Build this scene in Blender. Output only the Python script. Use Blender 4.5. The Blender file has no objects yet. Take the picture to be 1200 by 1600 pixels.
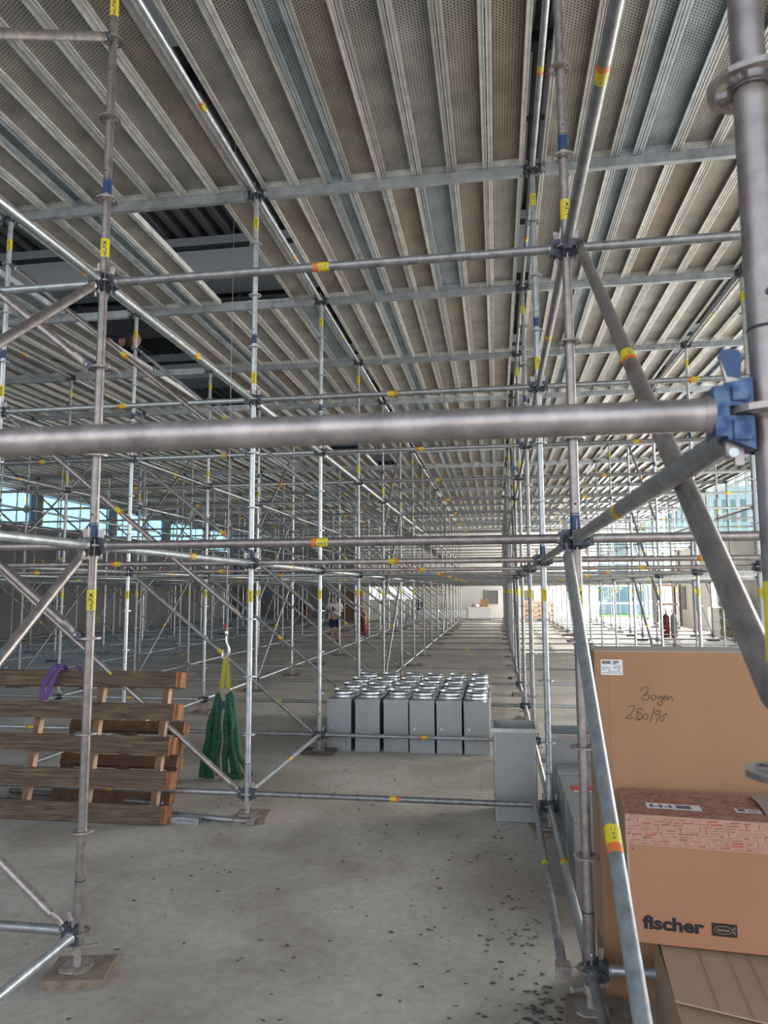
import bpy, math, random
from mathutils import Vector, Matrix
random.seed(7)
SC = bpy.context.scene
COL = SC.collection
PI = math.pi

# ------------------------------------------------------------------ camera
F_PX, YAW, PITCH, ROLL = 1124.0, 0.154148, 0.108317, -0.0045
CAM = Vector((2.1812, -1.0779, 1.9704))
cy, sy, cp, sp = math.cos(YAW), math.sin(YAW), math.cos(PITCH), math.sin(PITCH)
f_ = Vector((-sy*cp, cy*cp, sp)); r0 = Vector((cy, sy, 0)); u0 = r0.cross(f_)
cr, sr = math.cos(ROLL), math.sin(ROLL)
r_ = cr*r0 + sr*u0; u_ = -sr*r0 + cr*u0
cam = bpy.data.cameras.new('camera'); camo = bpy.data.objects.new('camera', cam); COL.objects.link(camo)
camo.matrix_world = Matrix(((r_.x, u_.x, -f_.x, CAM.x), (r_.y, u_.y, -f_.y, CAM.y), (r_.z, u_.z, -f_.z, CAM.z), (0, 0, 0, 1)))
cam.sensor_fit = 'HORIZONTAL'; cam.sensor_width = 36; cam.lens = F_PX/1200*36; cam.clip_start = 0.02; cam.clip_end = 300
SC.camera = camo
cam.dof.use_dof = True; cam.dof.focus_distance = 7.0; cam.dof.aperture_fstop = 9.0

# ------------------------------------------------------------------ world, sun, exposure
w = bpy.data.worlds.new('sky'); SC.world = w; w.use_nodes = True
nt = w.node_tree; nt.nodes.clear()
bg = nt.nodes.new('ShaderNodeBackground'); wo = nt.nodes.new('ShaderNodeOutputWorld')
tc = nt.nodes.new('ShaderNodeTexCoord'); sx = nt.nodes.new('ShaderNodeSeparateXYZ'); rp = nt.nodes.new('ShaderNodeValToRGB')
rp.color_ramp.elements[0].position = 0.0; rp.color_ramp.elements[0].color = (1.0, 0.965, 0.92, 1)
rp.color_ramp.elements[1].position = 0.6; rp.color_ramp.elements[1].color = (0.42, 0.66, 1.0, 1)
e = rp.color_ramp.elements.new(0.18); e.color = (0.88, 0.93, 1.0, 1)
nt.links.new(tc.outputs['Generated'], sx.inputs[0]); nt.links.new(sx.outputs['Z'], rp.inputs[0])
nt.links.new(rp.outputs[0], bg.inputs[0]); nt.links.new(bg.outputs[0], wo.inputs[0]); bg.inputs[1].default_value = 1.35
SUN = bpy.data.lights.new('sun', 'SUN'); SUN.energy = 7; SUN.angle = 0.01; SUN.color = (1.0, 0.95, 0.86)
suno = bpy.data.objects.new('sun', SUN); COL.objects.link(suno)
suno.rotation_euler = Vector((-0.80, -0.42, -0.62)).to_track_quat('-Z', 'Y').to_euler(); suno.location = (30, 40, 30)
# daylight through the open front of the hall and the glazing (sky portals' worth of light, sat in the openings; the near right one is added)
def area(name, loc, direction, sx_, sy_, energy, col=(1, 1, 1)):
    l = bpy.data.lights.new(name, 'AREA'); l.shape = 'RECTANGLE'; l.size = sx_; l.size_y = sy_; l.energy = energy; l.color = col
    o = bpy.data.objects.new(name, l); COL.objects.link(o); o.location = loc
    o.rotation_euler = Vector(direction).to_track_quat('-Z', 'Z').to_euler()
    return o
area('daylight_front_opening', (-1.5, -5.8, 4.4), (0, 1, -0.25), 24, 7.0, 200, (1.0, 0.94, 0.87))
area('added_right_near_fill', (11.75, 11, 3.1), (-1, 0, 0), 30, 4.4, 4200, (1.0, 0.985, 0.96))  # added side lamp for the deck undersides, no such glazing known
area('daylight_right_glazing', (11.75, 33, 4.95), (-1, 0, -0.25), 16, 1.6, 2600, (1.0, 0.99, 0.97))
area('daylight_right_corner', (11.75, 44.8, 2.8), (-1, -0.2, 0), 6.5, 5.0, 2600, (1.0, 0.99, 0.97))
area('daylight_left_glazing', (-16.6, 24, 5.2), (1, 0, -0.25), 40, 0.9, 200, (0.88, 0.95, 1.0))
area('daylight_back_glazing', (10.2, 47.9, 2.6), (0, -1, 0), 3.0, 5.0, 900, (1.0, 0.99, 0.97))
SC.view_settings.view_transform = 'Standard'; SC.view_settings.look = 'None'
SC.view_settings.gamma = 1; SC.view_settings.use_curve_mapping = False
SC.view_settings.exposure = 0.62

# ------------------------------------------------------------------ materials
def newmat(name):
    m = bpy.data.materials.new(name); m.use_nodes = True
    n = m.node_tree.nodes; b = n['Principled BSDF']
    return m, m.node_tree, b
def N(t, k, **kw):
    n = t.nodes.new(k)
    for a, v in kw.items(): setattr(n, a, v)
    return n
def plain(name, col, rough=0.6, metal=0.0, emit=None, noise=0.0, scale=8.0, bump=0.0):
    m, t, b = newmat(name)
    b.inputs['Base Color'].default_value = (*col, 1); b.inputs['Roughness'].default_value = rough; b.inputs['Metallic'].default_value = metal
    if noise or bump:
        c = N(t, 'ShaderNodeTexCoord'); nz = N(t, 'ShaderNodeTexNoise'); nz.inputs['Scale'].default_value = scale; nz.inputs['Detail'].default_value = 5
        t.links.new(c.outputs['Object'], nz.inputs['Vector'])
        if noise:
            r = N(t, 'ShaderNodeValToRGB'); r.color_ramp.elements[0].position = .3; r.color_ramp.elements[1].position = .7
            r.color_ramp.elements[0].color = (*[max(0, x*(1-noise)) for x in col], 1); r.color_ramp.elements[1].color = (*[min(1, x*(1+noise)) for x in col], 1)
            t.links.new(nz.outputs['Fac'], r.inputs[0]); t.links.new(r.outputs[0], b.inputs['Base Color'])
        if bump:
            bp = N(t, 'ShaderNodeBump'); bp.inputs['Strength'].default_value = bump; bp.inputs['Distance'].default_value = .01
            t.links.new(nz.outputs['Fac'], bp.inputs['Height']); t.links.new(bp.outputs[0], b.inputs['Normal'])
    return m
def galv(name, c1, c2, metal=0.75, rough=0.42, rnd=0.25, scale=18):
    """mottled zinc coating, tone varies from piece to piece"""
    m, t, b = newmat(name)
    c = N(t, 'ShaderNodeTexCoord'); nz = N(t, 'ShaderNodeTexNoise'); nz.inputs['Scale'].default_value = scale; nz.inputs['Detail'].default_value = 6; nz.inputs['Roughness'].default_value = .65
    oi = N(t, 'ShaderNodeObjectInfo'); ad = N(t, 'ShaderNodeVectorMath', operation='ADD')
    t.links.new(c.outputs['Object'], ad.inputs[0]); t.links.new(oi.outputs['Location'], ad.inputs[1]); t.links.new(ad.outputs[0], nz.inputs['Vector'])
    r = N(t, 'ShaderNodeValToRGB'); r.color_ramp.elements[0].position = .3; r.color_ramp.elements[1].position = .72
    r.color_ramp.elements[0].color = (*c1, 1); r.color_ramp.elements[1].color = (*c2, 1)
    t.links.new(nz.outputs['Fac'], r.inputs[0])
    hs = N(t, 'ShaderNodeHueSaturation'); mr = N(t, 'ShaderNodeMapRange'); mr.inputs['To Min'].default_value = 1-rnd; mr.inputs['To Max'].default_value = 1+rnd*.6
    t.links.new(oi.outputs['Random'], mr.inputs['Value']); t.links.new(mr.outputs[0], hs.inputs['Value']); t.links.new(r.outputs[0], hs.inputs['Color'])
    t.links.new(hs.outputs[0], b.inputs['Base Color'])
    b.inputs['Metallic'].default_value = metal
    mr2 = N(t, 'ShaderNodeMapRange'); mr2.inputs['To Min'].default_value = rough-.12; mr2.inputs['To Max'].default_value = rough+.15
    t.links.new(nz.outputs['Fac'], mr2.inputs['Value']); t.links.new(mr2.outputs[0], b.inputs['Roughness'])
    return m
M = {}
M['zinc'] = galv('galvanized_tube', (.19, .19, .195), (.40, .405, .41), metal=.6)
M['zinc_warm'] = galv('galvanized_tube_warm_reflect', (.23, .20, .19), (.46, .405, .385), metal=.65, rough=.38)  # warm reflected tint of the near tubes put into the zinc colour
M['zinc_bright'] = galv('galvanized_tube_new', (.33, .355, .37), (.58, .61, .63), metal=.65, rough=.36)
M['rail'] = galv('deck_rail', (.58, .56, .53), (.86, .845, .81), metal=.5, rough=.45, rnd=.3, scale=9)
M['rail_blue'] = galv('new_deck_rail', (.42, .47, .50), (.70, .76, .80), metal=.55, rough=.38, rnd=.15, scale=9)
M['beam'] = galv('beam_zinc', (.26, .28, .30), (.50, .53, .55), metal=.5, rough=.5, rnd=.2, scale=7)
M['sheet'] = galv('duct_sheet', (.30, .32, .33), (.37, .39, .40), metal=.6, rough=.42, rnd=.05, scale=2)
M['sheet_bright'] = galv('collar_sheet', (.60, .63, .66), (.80, .83, .86), metal=.95, rough=.26, rnd=.05, scale=4)
M['jack'] = plain('dusty_jack', (.34, .30, .27), .7, .3, noise=.3, scale=30)
M['blue'] = plain('blue_paint', (.012, .045, .14), .45, noise=.25, scale=60)
M['blue_worn'] = plain('blue_worn_paint', (.05, .11, .21), .4, .3, noise=.8, scale=45)
for n in M['blue_worn'].node_tree.nodes:
    if n.type == 'VALTORGB':
        n.color_ramp.elements[0].color = (.010, .035, .12, 1); n.color_ramp.elements[0].position = .40; n.color_ramp.elements[1].color = (.10, .17, .27, 1); n.color_ramp.elements[1].position = .70
M['dark_blue'] = plain('dark_blue_steel', (.06, .068, .085), .45, .4, noise=.6, scale=40)
M['yellow'] = plain('yellow_sticker', (.62, .50, .03), .5, noise=.08, scale=40)
M['orange'] = plain('orange_sticker', (.62, .16, .03), .5)
M['black'] = plain('black_ink', (.012, .012, .014), .6)
M['white'] = plain('white_paper', (.78, .78, .78), .6)
M['grey_ink'] = plain('grey_ink', (.16, .16, .16), .6)
M['red'] = plain('red_paint', (.55, .03, .03), .5)
M['dark'] = plain('dark_steel', (.035, .038, .045), .6, .2)
M['board'] = plain('sole_board_wood', (.22, .17, .125), .85, noise=.3, scale=14, bump=.3)
M['board_dark'] = plain('sole_board_wood_old', (.11, .085, .07), .85, noise=.3, scale=14, bump=.3)
M['kraft'] = plain('cardboard', (.37, .20, .105), .8, noise=.06, scale=3)
M['kraft_red'] = plain('cardboard_reddish', (.37, .175, .095), .8, noise=.06, scale=3)
M['kraft_light'] = plain('cardboard_light', (.42, .285, .195), .8, noise=.07, scale=3)
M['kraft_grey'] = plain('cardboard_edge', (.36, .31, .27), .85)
M['kraft_shade'] = plain('cardboard_shade', (.30, .20, .13), .85, noise=.06, scale=3)  # darker copy of the cardboard: shade put into left sides and a crease
M['tape'] = plain('printed_tape', (.43, .24, .17), .55, noise=.08, scale=20)
M['tape_red'] = plain('tape_print_red', (.42, .09, .06), .6)
M['tape_brown'] = plain('tape_print_brown', (.30, .12, .08), .6)
M['newwood'] = plain('new_pine', (.56, .37, .24), .7, noise=.15, scale=10)
M['redwood'] = plain('end_grain', (.34, .14, .06), .75, noise=.25, scale=25)
M['palletwood'] = plain('pallet_wood', (.15, .08, .043), .75, noise=.3, scale=14)
M['purple'] = plain('purple_webbing', (.11, .045, .20), .75, noise=.15, scale=60)
M['green'] = plain('green_sling', (.025, .10, .055), .85, noise=.4, scale=30, bump=.4)
M['strap'] = plain('yellow_strap', (.42, .37, .05), .8, noise=.15, scale=60)
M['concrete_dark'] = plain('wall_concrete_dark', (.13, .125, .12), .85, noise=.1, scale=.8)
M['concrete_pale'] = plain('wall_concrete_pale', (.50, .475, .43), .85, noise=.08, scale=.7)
M['girder'] = plain('girder_concrete', (.40, .42, .46), .8, noise=.05, scale=1)
M['roof'] = plain('roof_sheet', (.22, .225, .235), .5, .3)
M['skin'] = plain('skin', (.42, .20, .13), .55)
M['hair'] = plain('hair', (.05, .035, .028), .8)
M['shirt'] = plain('shirt_white', (.62, .64, .68), .8)
M['shorts'] = plain('shorts_navy', (.012, .018, .07), .8)
M['shoe'] = plain('shoe_dark', (.02, .02, .022), .7)
M['whitebox'] = plain('white_board', (.70, .70, .68), .6)
M['cyl_red'] = plain('cylinder_red', (.20, .035, .025), .4)
M['cyl_grey'] = plain('cylinder_grey', (.35, .36, .37), .4)
M['wool'] = plain('mineral_wool', (.28, .24, .12), .95, noise=.3, scale=30)
M['foil'] = plain('white_foil', (.72, .72, .70), .4)
M['pink'] = plain('pink_film', (.75, .55, .55), .5)
M['leaf'] = plain('dry_leaf', (.10, .075, .06), .9, noise=.4, scale=20)
M['grass'] = plain('lawn', (.20, .34, .08), .9, noise=.3, scale=2)
M['paving'] = plain('paving', (.40, .37, .33), .9)
M['facade'] = plain('facade_teal', (.45, .58, .58), .6)
M['whitesteel'] = plain('white_steel', (.75, .77, .78), .4)

# deck panel: rows of punched dimples
m, t, b = newmat('perforated_panel'); M['panel'] = m
c = N(t, 'ShaderNodeTexCoord'); s = N(t, 'ShaderNodeSeparateXYZ'); t.links.new(c.outputs['Object'], s.inputs[0])
def mth(op, a, bb=None, cc=None):
    n = N(t, 'ShaderNodeMath', operation=op)
    for i, v in enumerate((a, bb, cc)):
        if v is None: continue
        if isinstance(v, (int, float)): n.inputs[i].default_value = v
        else: t.links.new(v, n.inputs[i])
    return n.outputs[0]
def dots(px, py):
    u = mth('DIVIDE', s.outputs['X'], px); v = mth('DIVIDE', s.outputs['Y'], py)
    row = mth('FLOOR', u); v = mth('ADD', v, mth('MULTIPLY', row, .5))
    du = mth('SUBTRACT', mth('FRACT', u), .5); dv = mth('SUBTRACT', mth('FRACT', v), .5)
    return mth('SQRT', mth('ADD', mth('MULTIPLY', du, du), mth('MULTIPLY', mth('MULTIPLY', dv, dv), 1.3)))
d = dots(.0225, .026)
r = N(t, 'ShaderNodeValToRGB'); r.color_ramp.interpolation = 'LINEAR'
r.color_ramp.elements[0].position = .23; r.color_ramp.elements[0].color = (.02, .02, .02, 1)
r.color_ramp.elements[1].position = .60; r.color_ramp.elements[1].color = (.55, .53, .50, 1)
e = r.color_ramp.elements.new(.34); e.color = (1, 1, 1, 1)
t.links.new(d, r.inputs[0])
oi = N(t, 'ShaderNodeObjectInfo'); at = N(t, 'ShaderNodeAttribute'); at.attribute_name = 'tone'
rn = mth('FRACT', mth('ADD', oi.outputs['Random'], at.outputs['Fac']))
tr = N(t, 'ShaderNodeValToRGB'); tr.color_ramp.interpolation = 'LINEAR'
tr.color_ramp.elements[0].position = 0; tr.color_ramp.elements[0].color = (.50, .40, .32, 1)
tr.color_ramp.elements[1].position = 1; tr.color_ramp.elements[1].color = (.74, .74, .73, 1)
for pos, colr in ((.25, (.66, .63, .58)), (.5, (.58, .56, .53)), (.7, (.68, .62, .55)), (.85, (.52, .49, .46))):
    e = tr.color_ramp.elements.new(pos); e.color = (*colr, 1)
t.links.new(rn, tr.inputs[0])
nz = N(t, 'ShaderNodeTexNoise'); nz.inputs['Scale'].default_value = 3.5; nz.inputs['Detail'].default_value = 6
ge = N(t, 'ShaderNodeNewGeometry'); t.links.new(ge.outputs['Position'], nz.inputs['Vector'])
dirt = N(t, 'ShaderNodeMapRange'); dirt.inputs['From Min'].default_value = .3; dirt.inputs['From Max'].default_value = .7; dirt.inputs['To Min'].default_value = .7; dirt.inputs['To Max'].default_value = 1.15
t.links.new(nz.outputs['Fac'], dirt.inputs['Value'])
mx = N(t, 'ShaderNodeMix', data_type='RGBA', blend_type='MULTIPLY'); mx.inputs[0].default_value = 1
t.links.new(tr.outputs[0], mx.inputs[6]); t.links.new(r.outputs[0], mx.inputs[7])
vm = N(t, 'ShaderNodeVectorMath', operation='SCALE'); t.links.new(mx.outputs[2], vm.inputs[0]); t.links.new(dirt.outputs[0], vm.inputs['Scale'])
t.links.new(vm.outputs[0], b.inputs['Base Color'])
b.inputs['Roughness'].default_value = .55; b.inputs['Metallic'].default_value = .25
bp = N(t, 'ShaderNodeBump'); bp.inputs['Strength'].default_value = .9; bp.inputs['Distance'].default_value = .006
inv = mth('SUBTRACT', 1.0, d); t.links.new(inv, bp.inputs['Height']); t.links.new(bp.outputs[0], b.inputs['Normal'])
m2 = m.copy(); m2.name = 'perforated_panel_new'; M['panel_blue'] = m2
for n in m2.node_tree.nodes:
    if n.type == 'VALTORGB' and len(n.color_ramp.elements) == 6:
        for el in n.color_ramp.elements: el.color = (.58, .66, .71, 1)

# aged wood for the timber frame (grain along x)
m, t, b = newmat('weathered_wood'); M['oldwood'] = m
c = N(t, 'ShaderNodeTexCoord'); mp = N(t, 'ShaderNodeMapping'); mp.inputs['Scale'].default_value = (1.2, 9, 16)
t.links.new(c.outputs['Object'], mp.inputs[0]); nz = N(t, 'ShaderNodeTexNoise'); nz.inputs['Scale'].default_value = 3; nz.inputs['Detail'].default_value = 8; nz.inputs['Distortion'].default_value = .6
t.links.new(mp.outputs[0], nz.inputs['Vector']); r = N(t, 'ShaderNodeValToRGB')
r.color_ramp.elements[0].position = .32; r.color_ramp.elements[0].color = (.05, .032, .02, 1); r.color_ramp.elements[1].position = .68; r.color_ramp.elements[1].color = (.165, .11, .07, 1)
t.links.new(nz.outputs['Fac'], r.inputs[0]); t.links.new(r.outputs[0], b.inputs['Base Color']); b.inputs['Roughness'].default_value = .85
bp = N(t, 'ShaderNodeBump'); bp.inputs['Strength'].default_value = .4; bp.inputs['Distance'].default_value = .01; t.links.new(nz.outputs['Fac'], bp.inputs['Height']); t.links.new(bp.outputs[0], b.inputs['Normal'])

# concrete floor: trowel mottling, dusty patches, small pits
m, t, b = newmat('floor_concrete'); M['floor'] = m
c = N(t, 'ShaderNodeTexCoord'); n1 = N(t, 'ShaderNodeTexNoise'); n1.inputs['Scale'].default_value = .9; n1.inputs['Detail'].default_value = 9; n1.inputs['Roughness'].default_value = .62; n1.inputs['Distortion'].default_value = .5
n2 = N(t, 'ShaderNodeTexNoise'); n2.inputs['Scale'].default_value = 15; n2.inputs['Detail'].default_value = 8; n2.inputs['Roughness'].default_value = .7
for n in (n1, n2): t.links.new(c.outputs['Object'], n.inputs['Vector'])
r1 = N(t, 'ShaderNodeValToRGB'); r1.color_ramp.elements[0].position = .38; r1.color_ramp.elements[0].color = (.37, .325, .27, 1); r1.color_ramp.elements[1].position = .60; r1.color_ramp.elements[1].color = (.53, .495, .435, 1)
r2 = N(t, 'ShaderNodeValToRGB'); r2.color_ramp.elements[0].position = .28; r2.color_ramp.elements[0].color = (.80, .78, .75, 1); r2.color_ramp.elements[1].position = .6; r2.color_ramp.elements[1].color = (1.05, 1.05, 1.05, 1)
t.links.new(n1.outputs['Fac'], r1.inputs[0]); t.links.new(n2.outputs['Fac'], r2.inputs[0])
mx = N(t, 'ShaderNodeMix', data_type='RGBA', blend_type='MULTIPLY'); mx.inputs[0].default_value = 1
t.links.new(r1.outputs[0], mx.inputs[6]); t.links.new(r2.outputs[0], mx.inputs[7]); t.links.new(mx.outputs[2], b.inputs['Base Color'])
b.inputs['Roughness'].default_value = .62
bp = N(t, 'ShaderNodeBump'); bp.inputs['Strength'].default_value = .12; bp.inputs['Distance'].default_value = .01; t.links.new(n2.outputs['Fac'], bp.inputs['Height']); t.links.new(bp.outputs[0], b.inputs['Normal'])

def glassmat(name, tint, mixd):
    m = bpy.data.materials.new(name); m.use_nodes = True; t = m.node_tree; t.nodes.clear()
    o = N(t, 'ShaderNodeOutputMaterial'); tr = N(t, 'ShaderNodeBsdfTransparent'); tr.inputs[0].default_value = (*tint, 1)
    df = N(t, 'ShaderNodeBsdfTranslucent'); df.inputs[0].default_value = (*tint, 1); gl = N(t, 'ShaderNodeBsdfGlossy'); gl.inputs['Roughness'].default_value = .08
    m1 = N(t, 'ShaderNodeMixShader'); m1.inputs[0].default_value = mixd; m2 = N(t, 'ShaderNodeMixShader'); m2.inputs[0].default_value = .06
    t.links.new(tr.outputs[0], m1.inputs[1]); t.links.new(df.outputs[0], m1.inputs[2]); t.links.new(m1.outputs[0], m2.inputs[1]); t.links.new(gl.outputs[0], m2.inputs[2]); t.links.new(m2.outputs[0], o.inputs[0])
    return m
M['poly'] = glassmat('ribbed_polycarbonate', (.40, .74, .95), .15)
M['glass'] = glassmat('window_glass', (.86, .93, .95), .0)

# ------------------------------------------------------------------ mesh builder
class MB:
    def __init__(s): s.v = []; s.f = []; s.m = []; s.mats = []; s.smooth = []; s.tone = []; s.T = None; s.ct = 0.0
    def mi(s, mat):
        if mat not in s.mats: s.mats.append(mat)
        return s.mats.index(mat)
    def add(s, vs, fs, mat, smooth=False):
        b = len(s.v); i = s.mi(mat)
        if s.T is not None: vs = [s.T @ Vector(p) for p in vs]
        s.v += [tuple(p) for p in vs]; s.f += [tuple(b+k for k in f) for f in fs]
        s.m += [i]*len(fs); s.smooth += [smooth]*len(fs); s.tone += [s.ct]*len(fs)
    def box(s, a, b, mat, mats=None, rot=None):
        x0, y0, z0 = a; x1, y1, z1 = b
        vs = [(x0, y0, z0), (x1, y0, z0), (x1, y1, z0), (x0, y1, z0), (x0, y0, z1), (x1, y0, z1), (x1, y1, z1), (x0, y1, z1)]
        if rot is not None: vs = [rot @ Vector(p) for p in vs]
        fs = [(0, 3, 2, 1), (4, 5, 6, 7), (0, 1, 5, 4), (1, 2, 6, 5), (2, 3, 7, 6), (3, 0, 4, 7)]
        if mats:
            for k, f in enumerate(fs): s.add([vs[i] for i in f], [(0, 1, 2, 3)], mats.get(k, mat))
        else: s.add(vs, fs, mat)
    def tube(s, p, q, r, mat, n=16, caps=True, r2=None, smooth=True):
        p = Vector(p); q = Vector(q); d = (q-p).normalized(); r2 = r if r2 is None else r2
        a = d.orthogonal().normalized() if abs(d.z) < .99 else Vector((1, 0, 0)); bb = d.cross(a)
        vs = [p+r*(math.cos(2*PI*k/n)*a+math.sin(2*PI*k/n)*bb) for k in range(n)]+[q+r2*(math.cos(2*PI*k/n)*a+math.sin(2*PI*k/n)*bb) for k in range(n)]
        s.add(vs, [(k, (k+1) % n, n+(k+1) % n, n+k) for k in range(n)], mat, smooth)
        if caps: s.add(vs[:n], [tuple(range(n))[::-1]], mat); s.add(vs[n:], [tuple(range(n))], mat)
    def lathe(s, prof, mat, n=24, c=(0, 0, 0), smooth=True):
        vs = []
        for (r, z) in prof: vs += [(c[0]+r*math.cos(2*PI*k/n), c[1]+r*math.sin(2*PI*k/n), c[2]+z) for k in range(n)]
        fs = [(i*n+k, i*n+(k+1) % n, (i+1)*n+(k+1) % n, (i+1)*n+k) for i in range(len(prof)-1) for k in range(n)]
        s.add(vs, fs, mat, smooth)
    def sweep(s, pts, r, mat, n=8, closed=False):
        P = [Vector(p) for p in pts]
        rs = r if isinstance(r, (list, tuple)) else [r]*len(P)
        vs = []; a = None
        for i, p in enumerate(P):
            d = (P[min(i+1, len(P)-1)]-P[max(i-1, 0)]).normalized()
            a = d.orthogonal().normalized() if a is None else (a-a.dot(d)*d).normalized()
            bb = d.cross(a)
            vs += [p+rs[i]*(math.cos(2*PI*k/n)*a+math.sin(2*PI*k/n)*bb) for k in range(n)]
        fs = [(i*n+k, i*n+(k+1) % n, (i+1)*n+(k+1) % n, (i+1)*n+k) for i in range(len(P)-1) for k in range(n)]
        s.add(vs, fs, mat, True); s.add(vs[:n], [tuple(range(n))[::-1]], mat); s.add(vs[-n:], [tuple(range(n))], mat)
    def ribbon(s, pts, wv, th, mat):
        """flat strap: width vector wv, thickness th, along pts"""
        P = [Vector(p) for p in pts]; wv = Vector(wv)
        vs = []
        for i, p in enumerate(P):
            d = (P[min(i+1, len(P)-1)]-P[max(i-1, 0)]).normalized(); nn = d.cross(wv).normalized()*th/2
            vs += [p-wv/2-nn, p+wv/2-nn, p+wv/2+nn, p-wv/2+nn]
        fs = [(i*4+k, i*4+(k+1) % 4, (i+1)*4+(k+1) % 4, (i+1)*4+k) for i in range(len(P)-1) for k in range(4)]
        s.add(vs, fs+[(3, 2, 1, 0), tuple(len(vs)-4+k for k in range(4))], mat)
    def prism(s, poly, z0, z1, mat):
        n = len(poly)
        vs = [(x, y, z0) for x, y in poly]+[(x, y, z1) for x, y in poly]
        s.add(vs, [tuple(range(n))[::-1], tuple(range(n, 2*n))]+[(k, (k+1) % n, n+(k+1) % n, n+k) for k in range(n)], mat)
    def mesh(s, name, tone=False):
        me = bpy.data.meshes.new(name); me.from_pydata(s.v, [], s.f)
        for mt in s.mats: me.materials.append(M[mt])
        me.polygons.foreach_set('material_index', s.m); me.polygons.foreach_set('use_smooth', s.smooth)
        if tone:
            a = me.attributes.new('tone', 'FLOAT', 'FACE'); a.data.foreach_set('value', s.tone)
        me.update(); return me
def link(name, me, parent=None, mat4=None):
    o = bpy.data.objects.new(name, me); COL.objects.link(o)
    if parent is not None: o.parent = parent
    if mat4 is not None: o.matrix_local = mat4
    return o
def link_parts(dic, o, skip=()):
    made = {}
    for k, me in dic.items():
        if k in skip: continue
        par = made.get('wedge_head'+k[-1]) if k in ('wedge0', 'wedge1') else (made.get('collar') if k == 'rubber_seal' else (made.get('spindle') if k == 'wing_nut' else None))
        made[k] = link(k.rstrip('0123456789'), me, par or o)
def tag(o, label, cat, group=None):
    o['label'] = label; o['category'] = cat
    if group: o['group'] = group
    return o
def stuff(o, label, cat): o['label'] = label; o['category'] = cat; o['kind'] = 'stuff'; return o
def thing(name, label, cat, loc=(0, 0, 0), rz=0, group=None):
    o = bpy.data.objects.new(name, None); COL.objects.link(o); o.location = loc; o.rotation_euler = (0, 0, rz); o.empty_display_size = .1
    return tag(o, label, cat, group)
def struct(name, mb):
    o = link(name, mb.mesh(name)); o['kind'] = 'structure'; return o
def P(parent, name, mb): return link(name, mb.mesh(name), parent)

_tc = {}
def text_geo(txt, size, bold=0.0, res=3):
    key = (txt, size, bold)
    if key not in _tc:
        cu = bpy.data.curves.new('lettering', 'FONT'); cu.body = txt; cu.size = size; cu.offset = bold; cu.resolution_u = res
        o = bpy.data.objects.new('lettering', cu); COL.objects.link(o)
        bpy.context.view_layer.update()
        me = o.evaluated_get(bpy.context.evaluated_depsgraph_get()).to_mesh()
        vs = [tuple(v.co) for v in me.vertices]; fs = [tuple(p.vertices) for p in me.polygons]
        bpy.data.objects.remove(o); bpy.data.curves.remove(cu)
        _tc[key] = (vs, fs)
    return _tc[key]
def put_text(mb, txt, size, mat, fn, bold=0.0, fit=None):
    vs, fs = text_geo(txt, size, bold)
    if not vs: return
    x0 = min(v[0] for v in vs); x1 = max(v[0] for v in vs); k = (fit/(x1-x0)) if fit else 1
    mb.add([fn((v[0]-x0)*k, v[1]) for v in vs], fs, mat)

# ------------------------------------------------------------------ scaffold grid
D = 2.5725; K0 = 0.22; RT = 0.02415; NROW = 17; C0, C1 = -6, 4
def zk(k): return K0+.5*k
def proj(p):
    d = Vector(p)-CAM; z = d.dot(f_)
    if z < .05: return None
    return (600+F_PX*d.dot(r_)/z, 800-F_PX*d.dot(u_)/z, z)
def seen(pts, mar=60):
    q = [proj(p) for p in pts]; q = [a for a in q if a]
    if not q: return False
    return max(a[0] for a in q) > -mar and min(a[0] for a in q) < 1200+mar and max(a[1] for a in q) > -mar and min(a[1] for a in q) < 1600+mar
ORD = ['', 'first', 'second', 'third', 'fourth', 'fifth', 'sixth', 'seventh', 'eighth', 'ninth', 'tenth', 'eleventh', 'twelfth', 'thirteenth', 'fourteenth', 'fifteenth', 'sixteenth', 'seventeenth']
NUM = ['', 'one', 'two', 'three', 'four', 'five', 'six']
def colp(i):
    if i == 0: return 'on the left edge of the aisle'
    if i == 1: return 'on the right edge of the aisle'
    n = -i if i < 0 else i-1
    return '%s bay%s %s of the aisle' % (NUM[n], 's' if n > 1 else '', 'left' if i < 0 else 'right')
def bayp(i):
    if i == 0: return 'across the central aisle'
    return '%s bay %s of the aisle' % (ORD[-i] if i < 0 else ORD[i], 'left' if i < 0 else 'right')

# ------------------------------------------------------------------ setting
fl = MB(); fl.add([(-17, -14, 0), (12, -14, 0), (12, 48.4, 0), (-17, 48.4, 0)], [(0, 1, 2, 3)], 'floor')
fl.add([(-17, -14, -.3), (12, -14, -.3), (12, 48.4, -.3), (-17, 48.4, -.3)], [(3, 2, 1, 0)], 'floor'); struct('floor', fl)
XL, XR, YB = -16.9, 11.9, 48.3
wl = MB(); y = -6.0
k = 0
while y < YB-.1:
    y1 = min(y+3.02, YB)
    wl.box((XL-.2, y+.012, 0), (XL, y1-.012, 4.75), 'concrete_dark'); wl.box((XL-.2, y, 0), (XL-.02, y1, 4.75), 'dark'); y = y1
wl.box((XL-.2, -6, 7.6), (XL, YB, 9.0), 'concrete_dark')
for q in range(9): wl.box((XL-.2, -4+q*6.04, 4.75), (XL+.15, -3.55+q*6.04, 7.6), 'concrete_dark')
struct('wall_left', wl)
g = MB(); n = 0; y = -6.0
vs = []; prof = []
while y < YB:
    prof += [(XL-.10, y), (XL-.10, y+.22), (XL-.06, y+.26), (XL-.06, y+.40)]; y += .44
vs = [(a, bb, 4.75) for a, bb in prof]+[(a, bb, 7.6) for a, bb in prof]; nn = len(prof)
g.add(vs, [(i, i+1, nn+i+1, nn+i) for i in range(nn-1)], 'poly'); struct('window_1', g)

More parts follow.
